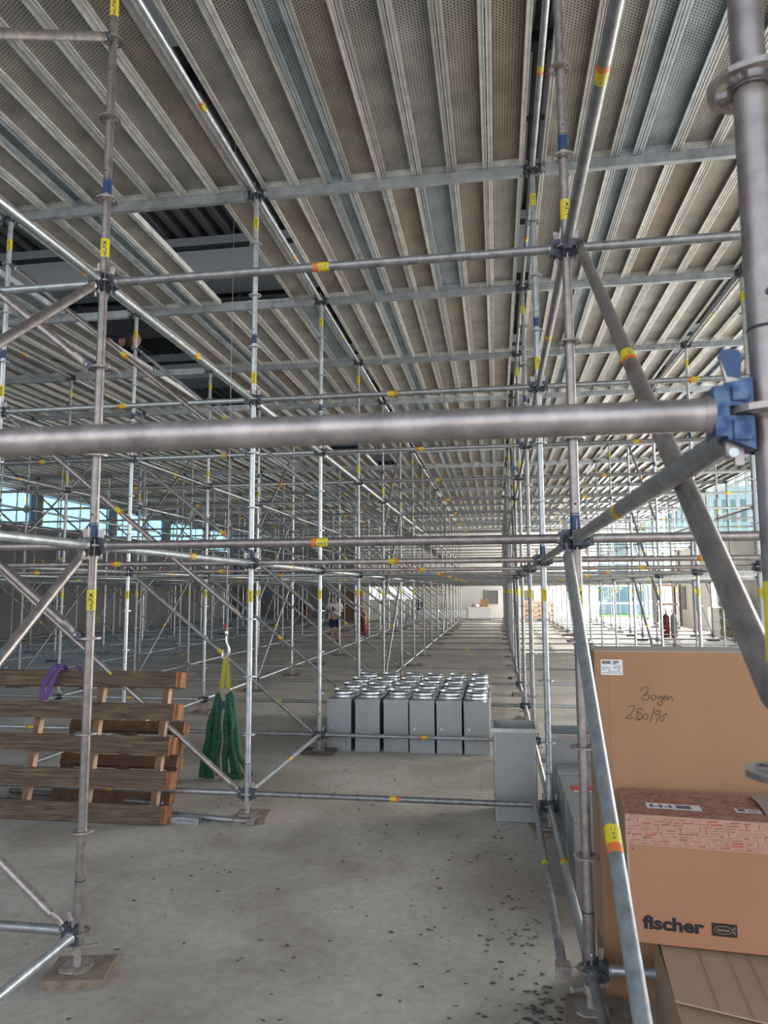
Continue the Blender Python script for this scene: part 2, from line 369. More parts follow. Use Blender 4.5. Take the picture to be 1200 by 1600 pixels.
# right wall: concrete below, glazing above; full-height glazing at the far end; dark doorway
wr = MB()
segs = [(-6, 26.5, 0, .8), (-6, 26.5, 5.3, 8.4), (26.5, 30.9, 0, 4.1), (30.9, 34.2, 2.45, 4.1), (34.2, 41.2, 0, 4.1), (-6, YB, 8.4, 9)]  # near stretch made up: sill for added glazing, solid top blocks the sun
for a, bq, z0, z1 in segs: wr.box((XR, a, z0), (XR+.25, bq, z1), 'concrete_pale')
for yy in (36.2, 38.6): wr.box((XR-.03, yy, .9), (XR, yy+.75, 2.1), 'concrete_dark')
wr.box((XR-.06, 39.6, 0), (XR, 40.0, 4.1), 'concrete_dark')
struct('wall_right', wr)
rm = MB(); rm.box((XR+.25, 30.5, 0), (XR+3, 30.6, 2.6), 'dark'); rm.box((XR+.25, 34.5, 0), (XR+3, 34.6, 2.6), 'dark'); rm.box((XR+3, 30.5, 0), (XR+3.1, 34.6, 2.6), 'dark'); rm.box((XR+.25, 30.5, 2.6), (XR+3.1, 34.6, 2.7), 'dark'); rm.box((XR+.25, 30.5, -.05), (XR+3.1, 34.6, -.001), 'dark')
struct('wall_store_room', rm)
gw = MB()
gw.add([(XR+.12, 26.5, 4.1), (XR+.12, 41.2, 4.1), (XR+.12, 41.2, 8.4), (XR+.12, 26.5, 8.4)], [(0, 1, 2, 3)], 'glass')
gw.add([(XR+.12, -6, .8), (XR+.12, 26.5, .8), (XR+.12, 26.5, 5.3), (XR+.12, -6, 5.3)], [(0, 1, 2, 3)], 'glass')  # unseen near panes, added where the side light comes in
gw.add([(XR+.12, 41.2, 0), (XR+.12, YB, 0), (XR+.12, YB, 8.4), (XR+.12, 41.2, 8.4)], [(0, 1, 2, 3)], 'glass')
struct('window_2', gw)
fr = MB()
yy = -5.9
while yy <= YB:
    z0 = .8 if yy < 26.4 else (4.1 if yy < 41.2 else 0)
    fr.box((XR+.05, yy-.03, z0), (XR+.2, yy+.03, 5.3 if yy < 26.4 else 8.4), 'whitesteel'); yy += 1.2
for z in (4.15, 5.2, 6.3, 7.4): fr.box((XR+.05, -6 if z < 5.3 else 26.5, z-.025), (XR+.2, YB, z+.025), 'whitesteel')
for z in (.05, 1.2, 2.3, 3.2): fr.box((XR+.05, 41.2, z-.025), (XR+.2, YB, z+.025), 'whitesteel')
struct('trim_1', fr)
# back wall with niches, glazed at right, bright openings at left
wb = MB()
holes = [(-14.2, -12.9, 0.0, 3.6), (-6.6, -3.4, 1.35, 2.75), (8.7, XR, 0.0, 5.2)]
xs = sorted(set([XL, XR]+[h[0] for h in holes]+[h[1] for h in holes]))
for a, bq in zip(xs[:-1], xs[1:]):
    z = 0.0
    for h in holes:
        if h[0] <= a+1e-6 and bq <= h[1]+1e-6:
            if h[2] > 0: wb.box((a, YB, 0), (bq, YB+.3, h[2]), 'concrete_pale')
            z = h[3]
    wb.box((a, YB, z), (bq, YB+.3, 9), 'concrete_pale')
for (a, bq, z0, z1) in ((.22, 1.02, 1.0, 1.85), (2.35, 3.0, 1.25, 1.85), (1.68, 2.78, 0.95, 1.85)):
    pass
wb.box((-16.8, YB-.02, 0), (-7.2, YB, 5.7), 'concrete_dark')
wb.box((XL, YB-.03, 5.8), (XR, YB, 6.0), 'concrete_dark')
struct('wall_back', wb)
nb = MB()
for (a, bq, z0, z1) in ((1.45, 2.25, 1.02, 1.92), (3.98, 4.6, 1.25, 1.92)):
    nb.box((a, YB-.05, z0), (bq, YB-.002, z1), 'concrete_dark'); 
    nb.box((a-.03, YB-.07, z0-.03), (a, YB-.002, z1+.03), 'concrete_pale'); nb.box((bq, YB-.07, z0-.03), (bq+.03, YB-.002, z1+.03), 'concrete_pale'); nb.box((a-.03, YB-.07, z1), (bq+.03, YB-.002, z1+.03), 'concrete_pale')
struct('trim_2', nb)
gb = MB()
gb.add([(8.7, YB+.15, 0), (XR, YB+.15, 0), (XR, YB+.15, 5.2), (8.7, YB+.15, 5.2)], [(0, 1, 2, 3)], 'glass'); struct('window_3', gb)
gb = MB(); gb.add([(-6.6, YB+.15, 1.35), (-3.4, YB+.15, 1.35), (-3.4, YB+.15, 2.75), (-6.6, YB+.15, 2.75)], [(0, 1, 2, 3)], 'glass'); struct('window_4', gb)
gb = MB(); gb.add([(-14.2, YB+.15, 0), (-12.9, YB+.15, 0), (-12.9, YB+.15, 3.6), (-14.2, YB+.15, 3.6)], [(0, 1, 2, 3)], 'glass'); struct('window_5', gb)
fr = MB()
for x in (8.73, 9.8, 10.85, XR-.04): fr.box((x-.04, YB+.05, 0), (x+.04, YB+.2, 5.2), 'whitesteel')
for z in (.06, 1.05, 2.2, 3.7, 5.15): fr.box((8.7, YB+.05, z-.04), (XR, YB+.2, z+.04), 'whitesteel')
fr.box((-13.6, YB+.05, 0), (-13.5, YB+.2, 3.6), 'pink'); fr.box((-14.2, YB+.05, 1.0), (-12.9, YB+.2, 1.1), 'pink')
struct('trim_3', fr)

# roof: trapezoid sheets on steel purlins and pale concrete girders
ro = MB(); x = -17.2; prof = []
while x < 12.4: prof += [(x, 8.75), (x+.12, 8.75), (x+.17, 8.9), (x+.27, 8.9)]; x += .32
vs = [(a, -7, z) for a, z in prof]+[(a, 49, z) for a, z in prof]; nn = len(prof)
ro.add(vs, [(i, i+1, nn+i+1, nn+i) for i in range(nn-1)], 'roof'); ro.box((-17.2, -7, 8.96), (12.4, 49, 9.05), 'dark'); struct('ceiling', ro)
for n, yy in enumerate((-1.6, 4.8, 11.2, 17.6, 24.0, 30.4, 36.8, 43.2)):
    q = MB(); q.box((XL, yy, 7.93), (XR, yy+1.0, 8.36), 'girder'); q.box((XL, yy+.2, 8.36), (XR, yy+.8, 8.74), 'girder'); q.box((XL, yy-.05, 8.36), (XR, yy+.2, 8.44), 'dark'); struct('trim_%d' % (n+4), q)
q = MB()
for yy in (1, 7.2, 12.6, 13.9, 19.5, 26, 32, 38, 45): q.box((XL, yy, 8.6), (XR, yy+.16, 8.75), 'dark')
for yy in (8.3, 15): q.box((XL, yy, 8.35), (XR, yy+.05, 8.4), 'dark')
struct('trim_12', q)

# outside ground, lawn, stairs and facade seen through the far glazing
q = MB(); q.box((-60, -50, -.5), (90, 120, -.31), 'paving'); struct('ground', q)
q = MB(); q.box((6, 50, -.31), (40, 62, -.05), 'grass'); q.box((13.5, 30, -.31), (40, 50, -.05), 'grass'); struct('ground_lawn', q)
q = MB(); q.box((2, 66, -.3), (45, 67, 11), 'facade')
for i in range(9):
    for j in range(3): q.box((4+i*4.3, 65.9, 1+j*3.4), (7+i*4.3, 66, 3+j*3.4), 'glass')
tag(link('building', q.mesh('building')), 'pale teal building standing behind the far glass wall', 'building')
t_ = thing('outdoor_staircase', 'white steel outdoor staircase seen through the far glass wall', 'stairs', (0, 0, 0))
q = MB(); Rr = Matrix.Identity(3)
for yv in (54, 55.4):
    q.add([(8.4, yv, -.1), (8.7, yv, -.1), (13.2, yv, 3.6), (12.9, yv, 3.6), (8.4, yv+.06, -.1), (8.7, yv+.06, -.1), (13.2, yv+.06, 3.6), (12.9, yv+.06, 3.6)], [(0, 1, 2, 3), (7, 6, 5, 4), (0, 4, 5, 1), (1, 5, 6, 2), (2, 6, 7, 3), (3, 7, 4, 0)], 'whitesteel')
P(t_, 'stringer', q)
q = MB()
for i in range(16): q.box((8.6+i*.28, 54, .1+i*.22), (8.9+i*.28, 55.4, .14+i*.22), 'whitesteel')
P(t_, 'tread', q)
q = MB()
for i in range(9): q.tube((8.6+i*.55, 54, .0+i*.44), (8.6+i*.55, 54, 1.1+i*.44), .025, 'whitesteel', 6)
q.tube((8.6, 54, 1.1), (13, 54, 4.6), .03, 'whitesteel', 6); q.tube((8.6, 54, .6), (13, 54, 4.1), .02, 'whitesteel', 6)
P(t_, 'handrail', q)

# ------------------------------------------------------------------ scaffold component meshes
def rosette(mb, z, mat, hi=True, R=.061):
    if not hi:
        n = 10
        mb.T = (mb.T or Matrix.Identity(4))
        mb.lathe([(RT, z-.004), (R, z-.004), (R, z+.004), (RT, z+.004)], mat, n, smooth=False); return
    rings = [RT-.002, .031, .048, .061]; n = 32; h = .0045
    def keep(i, k):
        if i != 1: return True
        kk = k % 8
        return not (kk in (0, 7) or kk in (3, 4)) if True else True
    cells = {(i, k): keep(i, k) for i in range(3) for k in range(n)}
    # wide openings on the four axes, narrow ones between
    for k in range(n):
        a = (k+.5)/n*8 % 2
        cells[(1, k)] = not (a < .42 or a > 1.58 or .80 < a < 1.2)
    def pt(i, k, z_):
        rr = rings[i]; a = 2*PI*k/n
        if i == 3: rr *= 1-.035*(abs(math.sin(4*a)))
        return (rr*math.cos(a), rr*math.sin(a), z_)
    for (i, k), on in cells.items():
        if not on: continue
        k2 = (k+1)
        mb.add([pt(i, k, z+h), pt(i+1, k, z+h), pt(i+1, k2, z+h), pt(i, k2, z+h)], [(0, 1, 2, 3)], mat)
        mb.add([pt(i, k, z-h), pt(i+1, k, z-h), pt(i+1, k2, z-h), pt(i, k2, z-h)], [(3, 2, 1, 0)], mat)
        if i == 2 or not cells[(i+1, k)]: mb.add([pt(i+1, k, z-h), pt(i+1, k2, z-h), pt(i+1, k2, z+h), pt(i+1, k, z+h)], [(0, 1, 2, 3)], mat)
        if i > 0 and not cells[(i-1, k)]: mb.add([pt(i, k, z-h), pt(i, k2, z-h), pt(i, k2, z+h), pt(i, k, z+h)], [(3, 2, 1, 0)], mat)
        for kk, kf in (((k-1) % n, k), ((k+1) % n, k2)):
            if not cells[(i, kk)]: mb.add([pt(i, kf, z-h), pt(i+1, kf, z-h), pt(i+1, kf, z+h), pt(i, kf, z+h)], [(0, 1, 2, 3)], mat)
    mb.lathe([(RT+.004, z-.009), (RT+.004, z+.009)], mat, 16)
def standard_meshes(hi, zmat, ztop):
    n = 20 if hi else 8
    out = {}
    q = MB(); q.tube((0, 0, .30), (0, 0, ztop), RT, zmat, n)
    if hi:
        for z in (zk(4)+.12, zk(8)+.12): q.lathe([(RT, z), (RT+.0012, z+.001), (RT+.0012, z+.004), (RT, z+.005)], 'dark', n)
        for z in (zk(4)+.17, zk(8)+.17): q.tube((0, -RT-.0004, z), (0, -RT+.004, z), .006, 'dark', 10)
    out['tube'] = q
    q = MB(); q.tube((0, 0, .16), (0, 0, .47), .0285, zmat, n); q.tube((0, 0, .47), (0, 0, .475), .0285, 'dark', n, r2=.025); out['base_collar'] = q
    q = MB(); q.tube((0, 0, .05), (0, 0, .20), .018, 'jack', n)
    if hi:
        for i in range(12): q.lathe([(.018, .06+i*.009), (.0195, .0645+i*.009), (.018, .069+i*.009)], 'jack', n)
    out['spindle'] = q
    q = MB(); q.tube((0, 0, .118), (0, 0, .158), .032, 'jack', n if hi else 6)
    for a in (.4, .4+PI): q.tube((.028*math.cos(a), .028*math.sin(a), .138), (.10*math.cos(a), .10*math.sin(a), .142), .010, 'jack', 8, r2=.014)
    out['wing_nut'] = q
    q = MB(); cc = .03; hh = .075; q.prism([(-hh+cc, -hh), (hh-cc, -hh), (hh, -hh+cc), (hh, hh-cc), (hh-cc, hh), (-hh+cc, hh), (-hh, hh-cc), (-hh, -hh+cc)], .046, .054, 'jack'); out['base_plate'] = q
    for k in range(0, 12):
        q = MB(); rosette(q, zk(k), zmat, hi); out['rosette%d' % k] = q
    for k in (4, 8):
        q = MB(); q.tube((0, 0, zk(k)+.035), (0, 0, zk(k)+.115), RT+.0006, 'blue', n, caps=False); out['blue_band%d' % k] = q
    for k in (3, 7, 10):
        q = MB(); z0 = zk(k)+.15; z1 = z0+.11; q.tube((0, 0, z0), (0, 0, z1), RT+.0006, 'yellow', n, caps=False)
        if hi:
            def wrap(off):
                def fn(u, v, R=RT+.0011):   # text runs up the tube, on the side towards the open aisle
                    a = -PI/2+off-v/R
                    return (R*math.cos(a), R*math.sin(a), z0+.012+u)
                return fn
            put_text(q, 'ALFIX', .024, 'black', wrap(.75), .0012, fit=.082)
            for j in range(8): # fine print lines
                a0 = -PI/2-.5+.13*(j % 3); R = RT+.0011; zz = z0+.015+.011*j
                q.add([(R*math.cos(a0), R*math.sin(a0), zz), (R*math.cos(a0+.16), R*math.sin(a0+.16), zz), (R*math.cos(a0+.16), R*math.sin(a0+.16), zz+.005), (R*math.cos(a0), R*math.sin(a0), zz+.005)], [(0, 1, 2, 3)], 'grey_ink')
            a0 = -PI/2+.72; R = RT+.0012
            q.add([(R*math.cos(a0-.5), R*math.sin(a0-.5), z0+.004), (R*math.cos(a0+.1), R*math.sin(a0+.1), z0+.004), (R*math.cos(a0-.2), R*math.sin(a0-.2), z0+.018)], [(0, 1, 2)], 'blue')
        else: q.box((-.006, -RT-.0012, z0+.03), (.006, -RT-.0002, z1-.03), 'black')
        out['sticker%d' % k] = q
    return out
def merge(dic):
    q = MB()
    for m_ in dic.values():
        mp = [q.mi(x) for x in m_.mats]; b_ = len(q.v); q.v += m_.v; q.f += [tuple(b_+i for i in f) for f in m_.f]
        q.m += [mp[i] for i in m_.m]; q.smooth += m_.smooth; q.tone += m_.tone
    return q
ZT = zk(11)+.06
STD = {}
for zm in ('zinc', 'zinc_warm', 'zinc_bright'):
    STD[('hi', zm)] = {k: v.mesh(k) for k, v in standard_meshes(True, zm, ZT).items()}
    STD[('lo', zm)] = merge(standard_meshes(False, zm, ZT)).mesh('scaffold_standard')
import re
def standard(i, j):
    x, y = i*D, j*D
    if (i, j) == (1, 0): zm = 'zinc_warm'
    elif (i, j) in ((0, 1), (1, 1)): zm = 'zinc_warm'
    elif (i, j) in ((0, 2), (0, 3), (1, 2)): zm = 'zinc_bright'
    else: zm = ('zinc', 'zinc', 'zinc_bright')[(i*7+j*3) % 3]
    if (i, j) == (1, 0): lab = 'thick out-of-focus scaffold upright in the right foreground'
    elif (i, j) == (0, 0): lab = 'scaffold upright just outside the left of the nearest ledger'
    else: lab = 'galvanized scaffold upright, %s row from the camera, %s' % (ORD[j], colp(i))
    near = math.hypot(x-CAM.x, y-CAM.y) < 17
    jx, jy = (random.uniform(-.006, .006), random.uniform(-.006, .006)) if j > 3 else (0, 0)
    if near:
        o = thing('scaffold_standard', lab, 'scaffold post', (x+jx, y+jy, 0), 0, 'scaffold uprights of the hall scaffold')
        link_parts(STD[('hi', zm)], o, ('blue_band4',) if (i, j) == (1, 0) else ())
    else:
        o = link('scaffold_standard', STD[('lo', zm)]); o.location = (x+jx, y+jy, 0); tag(o, lab, 'scaffold post', 'scaffold uprights of the hall scaffold')
    # sole board
    bm = random.choice(BOARDS); bo = link('sole_board', bm); bo.location = (x, y, 0); bo.rotation_euler.z = random.uniform(-.35, .35)
    if (i, j) == (0, 1): bo.location = (.02, D, 0); bo.rotation_euler.z = .22
    if (i, j) == (1, 1): bo.location = (D+.02, D-.03, 0); bo.rotation_euler.z = -.1
    if (i, j) == (0, 2): bo.location = (.04, 2*D+.02, 0); bo.rotation_euler.z = .1
    where = lab.replace('galvanized scaffold upright, ', '').replace('thick out-of-focus scaffold upright in the ', '').replace(' from the camera', '')
    tag(bo, 'wooden sole board under the upright, '+where if (i, j) not in ((1, 0), (0, 0)) else 'wooden sole board under the %s foreground upright' % ('right' if i else 'left'), 'board', 'wooden boards under the uprights')
BOARDS = []
for (a, bb, mt) in ((.15, .125, 'board'), (.19, .12, 'board_dark'), (.14, .14, 'board'), (.21, .12, 'board_dark')):
    q = MB(); q.box((-a, -bb, 0), (a, bb, .045), mt); BOARDS.append(q.mesh('sole_board'))
for i in range(C0, C1+1):
    for j in range(1, NROW+1):
        if seen([(i*D, j*D, .1), (i*D, j*D, 2), (i*D, j*D, 5.6)], 90): standard(i, j)
standard(0, 0); standard(1, 0)

# ---- ledgers (local x axis from upright centre to upright centre)
def head(mb, sgn, x0, paint, mat):
    """wedge head gripping the rosette at x0, pointing along sgn"""
    def X(a): return x0+sgn*a
    for z0, z1, zz in ((.007, .040, .052), (-.040, -.007, -.052)):
        a, b2 = (.028, .066)
        ys = (.019, .024)
        vs = []
        top = z1 if z0 > 0 else z0
        vs = [(X(a), -ys[0], z0), (X(b2), -ys[1], z0), (X(b2), ys[1], z0), (X(a), ys[0], z0), (X(a), -ys[0], z1), (X(b2), -ys[1], z1), (X(b2), ys[1], z1), (X(a), ys[0], z1)]
        if z0 > 0:
            vs[4] = (X(a), -ys[0], z1+.008); vs[7] = (X(a), ys[0], z1+.008)
        else:
            vs[0] = (X(a), -ys[0], z0-.016); vs[3] = (X(a), ys[0], z0-.016)
        mb.add(vs, [(0, 3, 2, 1), (4, 5, 6, 7), (0, 1, 5, 4), (1, 2, 6, 5), (2, 3, 7, 6), (3, 0, 4, 7)], paint)
    mb.box((min(X(.062), X(.082)), -.024, -.036), (max(X(.062), X(.082)), .024, .036), paint)
    mb.lathe([(RT, 0)], mat) if False else None
    mb.tube((X(.080), 0, 0), (X(.092), 0, 0), .029, mat, 14, r2=.0255)
def wedge(mb, sgn, x0, paint=None):
    def X(a): return x0+sgn*a
    pr = [(.040, -.075), (.052, -.075), (.056, .03), (.066, .085), (.062, .095), (.040, .092), (.036, .085), (.040, .03)]
    vs = [(X(a), -.0035, z) for a, z in pr]+[(X(a), .0035, z) for a, z in pr]; n = len(pr)
    mb.add(vs, [tuple(range(n)), tuple(range(n, 2*n))[::-1]]+[(k, (k+1) % n, n+(k+1) % n, n+k) for k in range(n)], 'zinc_warm')
    if paint:
        pr = [(.0565, .055), (.0665, .086), (.0625, .096), (.0395, .093), (.0355, .086), (.0385, .05)]
        vs = [(X(a), -.0042, z) for a, z in pr]+[(X(a), .0042, z) for a, z in pr]; n = len(pr)
        mb.add(vs, [tuple(range(n)), tuple(range(n, 2*n))[::-1]]+[(k, (k+1) % n, n+(k+1) % n, n+k) for k in range(n)], paint)
def sticker(q, L, n=16, hi=True, flip=False):
    s_ = -1 if flip else 1; c0 = L/2
    q.tube((c0-.035*s_, 0, 0), (c0+.025*s_, 0, 0), RT+.0006, 'yellow', n, caps=False)
    q.tube((c0+.025*s_, 0, 0), (c0+.055*s_, 0, 0), RT+.0006, 'orange', n, caps=False)
    if hi:
        R = RT+.001
        for a in (-PI/2, PI/2, -.3, PI+.3):
            for (u0, u1, da) in ((-.026, -.012, .25), (-.006, .002, .12), (.008, .016, .16)):
                q.add([(c0+u*s_, R*math.cos(a+d_), R*math.sin(a+d_)) for u, d_ in ((u0, -da), (u1, -da), (u1, da), (u0, da))], [(0, 1, 2, 3)], 'grey_ink')
def ledger_meshes(L, hi, mat, paint, n=18, flip=False):
    out = {}
    q = MB(); q.tube((.085, 0, 0), (L-.085, 0, 0), RT, mat, n); out['tube'] = q
    for a, s_, x0 in (('wedge_head0', 1, 0), ('wedge_head1', -1, L)):
        q = MB(); head(q, s_, x0, paint, mat); out[a] = q
    if n == 32:
        q = out['wedge_head1']
        for zc, h_ in ((.024, .010), (-.028, .014)):
            for yy_ in (-.0245, .0245):
                q.box((L-.058, min(yy_, yy_*1.08), zc-h_), (L-.036, max(yy_, yy_*1.08), zc+h_), 'blue_worn')
        q.tube((L-.056, -.012, -.058), (L-.056, .012, -.058), .007, 'zinc_bright', 12)
        q.box((L-.064, -.006, -.062), (L-.048, .006, -.036), 'zinc_warm')
    for a, s_, x0 in (('wedge0', 1, 0), ('wedge1', -1, L)):
        q = MB(); wedge(q, s_, x0, 'blue' if n == 32 else None); out[a] = q
    q = MB(); sticker(q, L, n, hi, flip); out['sticker'] = q
    return out
LED = {}
for zm in ('zinc', 'zinc_warm', 'zinc_bright'):
    for fl_ in (False, True):
        LED[('hi', zm, fl_)] = {k: v.mesh(k) for k, v in ledger_meshes(D, True, zm, 'dark_blue', 18, fl_).items()}
    LED[('near', zm, False)] = {k: v.mesh(k) for k, v in ledger_meshes(D, True, zm, 'blue_worn', 32, False).items()}
LEDLO = {zm: merge({k: v for k, v in ledger_meshes(D, False, zm, 'zinc', 6).items()}) for zm in ('zinc', 'zinc_bright')}
LEDLOM = {k: v.mesh('scaffold_ledger') for k, v in LEDLO.items()}
LEDPL = merge({k: v for k, v in ledger_meshes(D, False, 'zinc', 'zinc', 6).items() if k != 'sticker'}); LEDPLM = LEDPL.mesh('scaffold_ledger')
LV = {0: 'floor-level', 4: 'two-metre-high', 7: 'upper', 11: 'deck-level'}
leds = []
def rowp(j): return 'foreground' if j == 0 else ORD[j]
for j in range(1, NROW+1):
    for i in range(C0, C1):
        for k in (0, 4, 7):
            if k == 0 and j == 1 and i == 0: continue
            leds.append(('x', i, j, k))
leds.append(('x', 0, 0, 4))
for i in range(C0, C1+1):
    for j in range(0, NROW):
        if j == 0 and i not in (0, 1): continue
        for k in (0, 4, 7, 11):
            if k == 11 and j == 0: continue
            if k == 0 and i == 0 and j == 1: continue
            if k == 0 and i == 1 and j == 3: pass
            leds.append(('y', i, j, k))
def lends(l):
    ax, i, j, k = l; a = Vector((i*D, j*D, zk(k))); return a, a+(Vector((D, 0, 0)) if ax == 'x' else Vector((0, D, 0)))
vis = []; hid = []
for l in leds:
    a, bb = lends(l)
    (vis if seen([a, (a+bb)/2, bb], 20) else hid).append(l)
vis.sort(key=lambda l: ((lends(l)[0]+lends(l)[1])/2-CAM).length)
ind, rest = vis[:300], vis[300:]
def rotx(ax): return 0 if ax == 'x' else PI/2
for nidx, l in enumerate(ind):
    ax, i, j, k = l; a, bb = lends(l)
    if ax == 'x':
        lab = '%s crosswise ledger tube, %s row, %s' % (LV[k], rowp(j), bayp(i))
        if j == 0: lab = 'thick out-of-focus crosswise ledger tube running across the whole foreground'
    else:
        lab = '%s lengthwise ledger tube between %s and %s rows, %s' % (LV[k], rowp(j), rowp(j+1), colp(i))
    dist = ((a+bb)/2-CAM).length
    zm = ('zinc', 'zinc', 'zinc_bright')[(i*5+j*3+k) % 3]
    if (ax, k) == ('x', 4) and j <= 3: zm = 'zinc_warm'
    if ax == 'y' and i <= 0: zm = 'zinc_bright'
    if ax == 'y' and i == 1 and j == 0: zm = 'zinc'
    if dist < 15:
        o = thing('scaffold_ledger', lab, 'scaffold tube', a, rotx(ax), 'horizontal ledgers of the hall scaffold')
        ms = LED[('near', 'zinc_warm', False)] if (j == 0 and ax == 'x') else LED[('hi', zm, (i+j) % 2 == 1)]
        link_parts(ms, o, ('sticker',) if (j == 0 and ax == 'x') else ())
    else:
        o = link('scaffold_ledger', LEDPLM if (k == 0 and (j+i) % 4) else LEDLOM['zinc_bright' if zm == 'zinc_bright' else 'zinc']); o.location = a; o.rotation_euler.z = rotx(ax)
        tag(o, lab, 'scaffold tube', 'horizontal ledgers of the hall scaffold')
def batch(lst, label):
    if not lst: return
    q = MB()
    for l in lst:
        a, bb = lends(l); src = LEDPL if (l[3] == 0 or (l[1]*3+l[2]) % 3 == 0) else LEDLO['zinc' if (l[1]+l[2]) % 2 else 'zinc_bright']; T = Matrix.Translation(a) @ Matrix.Rotation(rotx(l[0]), 4, 'Z')
        mp = [q.mi(x) for x in src.mats]; b_ = len(q.v)
        q.v += [tuple(T @ Vector(v)) for v in src.v]; q.f += [tuple(b_+i_ for i_ in f) for f in src.f]; q.m += [mp[i_] for i_ in src.m]; q.smooth += src.smooth; q.tone += src.tone
    stuff(link('scaffold_ledger_mass', q.mesh('scaffold_ledger_mass')), label, 'scaffold tubes')
batch(rest, 'dense web of distant scaffold ledger tubes filling the far half of the hall')

# deck-bearing beams (U section) at the top rosettes
def beam_meshes(L):
    out = {}
    q = MB(); q.box((.115, -.024, -.055), (L-.115, .024, -.050), 'beam'); q.box((.115, -.027, -.055), (L-.115, -.023, .045), 'beam'); q.box((.115, .023, -.055), (L-.115, .027, .045), 'beam')
    q.box((.115, -.035, .040), (L-.115, -.023, .045), 'beam'); q.box((.115, .023, .040), (L-.115, .035, .045), 'beam'); out['channel'] = q
    for a, s_, x0 in (('wedge_head0', 1, 0), ('wedge_head1', -1, L)):
        q = MB(); head(q, s_, x0, 'dark_blue', 'beam'); xx = sorted((x0+s_*.08, x0+s_*.125)); q.box((xx[0], -.020, -.03), (xx[1], .020, .03), 'beam'); out[a] = q
    for a, s_, x0 in (('wedge0', 1, 0), ('wedge1', -1, L)):
        q = MB(); wedge(q, s_, x0); out[a] = q
    return out
bmh = beam_meshes(D); BMH = {k: v.mesh(k) for k, v in bmh.items()}; BML = merge(bmh).mesh('deck_beam')
for j in range(1, NROW+1):
    for i in range(C0, C1):
        a = (i*D, j*D, zk(11))
        if not seen([a, (a[0]+D, a[1], a[2]), (a[0]+D/2, a[1], a[2])], 20): continue
        lab = 'channel beam carrying the deck ends, %s row, %s' % (ORD[j], bayp(i))
        if j < 6:
            o = thing('deck_beam', lab, 'scaffold beam', a, 0, 'deck beams under the platform')
            link_parts(BMH, o)
        else:
            o = link('deck_beam', BML); o.location = a; tag(o, lab, 'scaffold beam', 'deck beams under the platform')

# diagonal braces
def brace(name_lab, p, q_, dist, stick=True, mat='zinc', group='diagonal braces of the hall scaffold'):
    p = Vector(p); q_ = Vector(q_); L = (q_-p).length; d = (q_-p)/L
    T = Matrix.Translation(p) @ d.to_track_quat('X', 'Z').to_matrix().to_4x4()
    n = 20 if dist < 9 else (12 if dist < 16 else 6)
    tb = MB(); tb.tube((.10, 0, 0), (L-.10, 0, 0), RT, mat, n)
    endl = []
    for x0, s_ in ((0, 1), (L, -1)):   # flattened ends
        ends = MB(); endl.append(ends)
        ws = [(.0, .006, .020), (.05, .006, .022), (.10, RT, RT)]
        vs = []; m_ = 12
        for (xx, yy, zz) in ws: vs += [(x0+s_*xx, yy*math.cos(2*PI*k/m_), zz*math.sin(2*PI*k/m_)) for k in range(m_)]
        ends.add(vs, [(c_*m_+k, c_*m_+(k+1) % m_, (c_+1)*m_+(k+1) % m_, (c_+1)*m_+k) for c_ in range(2) for k in range(m_)]+[tuple(range(m_))], mat, True)
    st = MB(); sticker(st, L, n, dist < 12)
    if dist < 15:
        o = bpy.data.objects.new('diagonal_brace', None); COL.objects.link(o); o.matrix_world = T; o.empty_display_size = .1; tag(o, name_lab, 'scaffold brace', group)
        P(o, 'tube', tb)
        for e_ in endl: P(o, 'flattened_end', e_)
        if stick: P(o, 'sticker', st)
        for x0, dz in ((0, 1), (L, -1)):
            hb = MB(); hb.box((x0-.016 if x0 else -.030, -.013, -.024), (x0+.030 if x0 else .016, .013, .024), 'dark_blue'); hb.tube((x0, -.018, 0), (x0, .018, 0), .010, 'zinc', 8); P(o, 'wedge_head', hb)
    else:
        o = link('diagonal_brace', merge({'a': tb, 'b': endl[0], 'd': endl[1], 'c': st}).mesh('diagonal_brace')); o.matrix_world = T; tag(o, name_lab, 'scaffold brace', group)
    return o
LVD = {4: 'lowest', 7: 'middle', 10: 'top'}
for i0 in (-1, -4):
    for j in range(1, NROW+1):
        for kt, kb in ((4, 0), (7, 3), (10, 6)):
            x0, x1, yv = i0*D, (i0+1)*D, j*D
            p, q_ = (x0+.07, yv-.012, zk(kt)-.03), (x1-.07, yv-.012, zk(kb)+.02)
            if not seen([p, q_, ((x0+x1)/2, yv, (p[2]+q_[2])/2)], 0): continue
            brace('%s crosswise diagonal brace, %s row, %s' % (LVD[kt], ORD[j], bayp(i0)), p, q_, (Vector(p)-CAM).length, mat='zinc_warm' if j < 3 else 'zinc')
for jb in (0, 5, 11, 16):
    for i in range(C0, C1+1):
        if jb == 0 and i not in (0, 1): continue
        for kt, kb in ((4, 0), (7, 3), (10, 6)):
            y0, y1 = (jb+1)*D, jb*D
            if jb == 0: xo = {(0, 4): 0.0, (0, 7): 0.0, (1, 4): -.055, (1, 7): .06, (0, 10): 0, (1, 10): 0}[(i, kt)]
            else: xo = 0
            p, q_ = (i*D+xo, y0-.07, zk(kt)-.03), (i*D+xo*(1.07 if kt == 4 else .6), y1+.07, zk(kb)+.02)
            if i == 1 and jb == 0 and kt == 10: continue
            if not seen([p, q_, (p[0], (y0+y1)/2, (p[2]+q_[2])/2)], 0): continue
            brace('%s lengthwise diagonal brace from %s row upright %s' % (LVD[kt], ORD[jb+1], colp(i)), p, q_, (Vector(p)-CAM).length, mat='zinc_bright' if (i, jb, kt) == (1, 0, 4) else ('zinc_warm' if jb == 0 else 'zinc'))
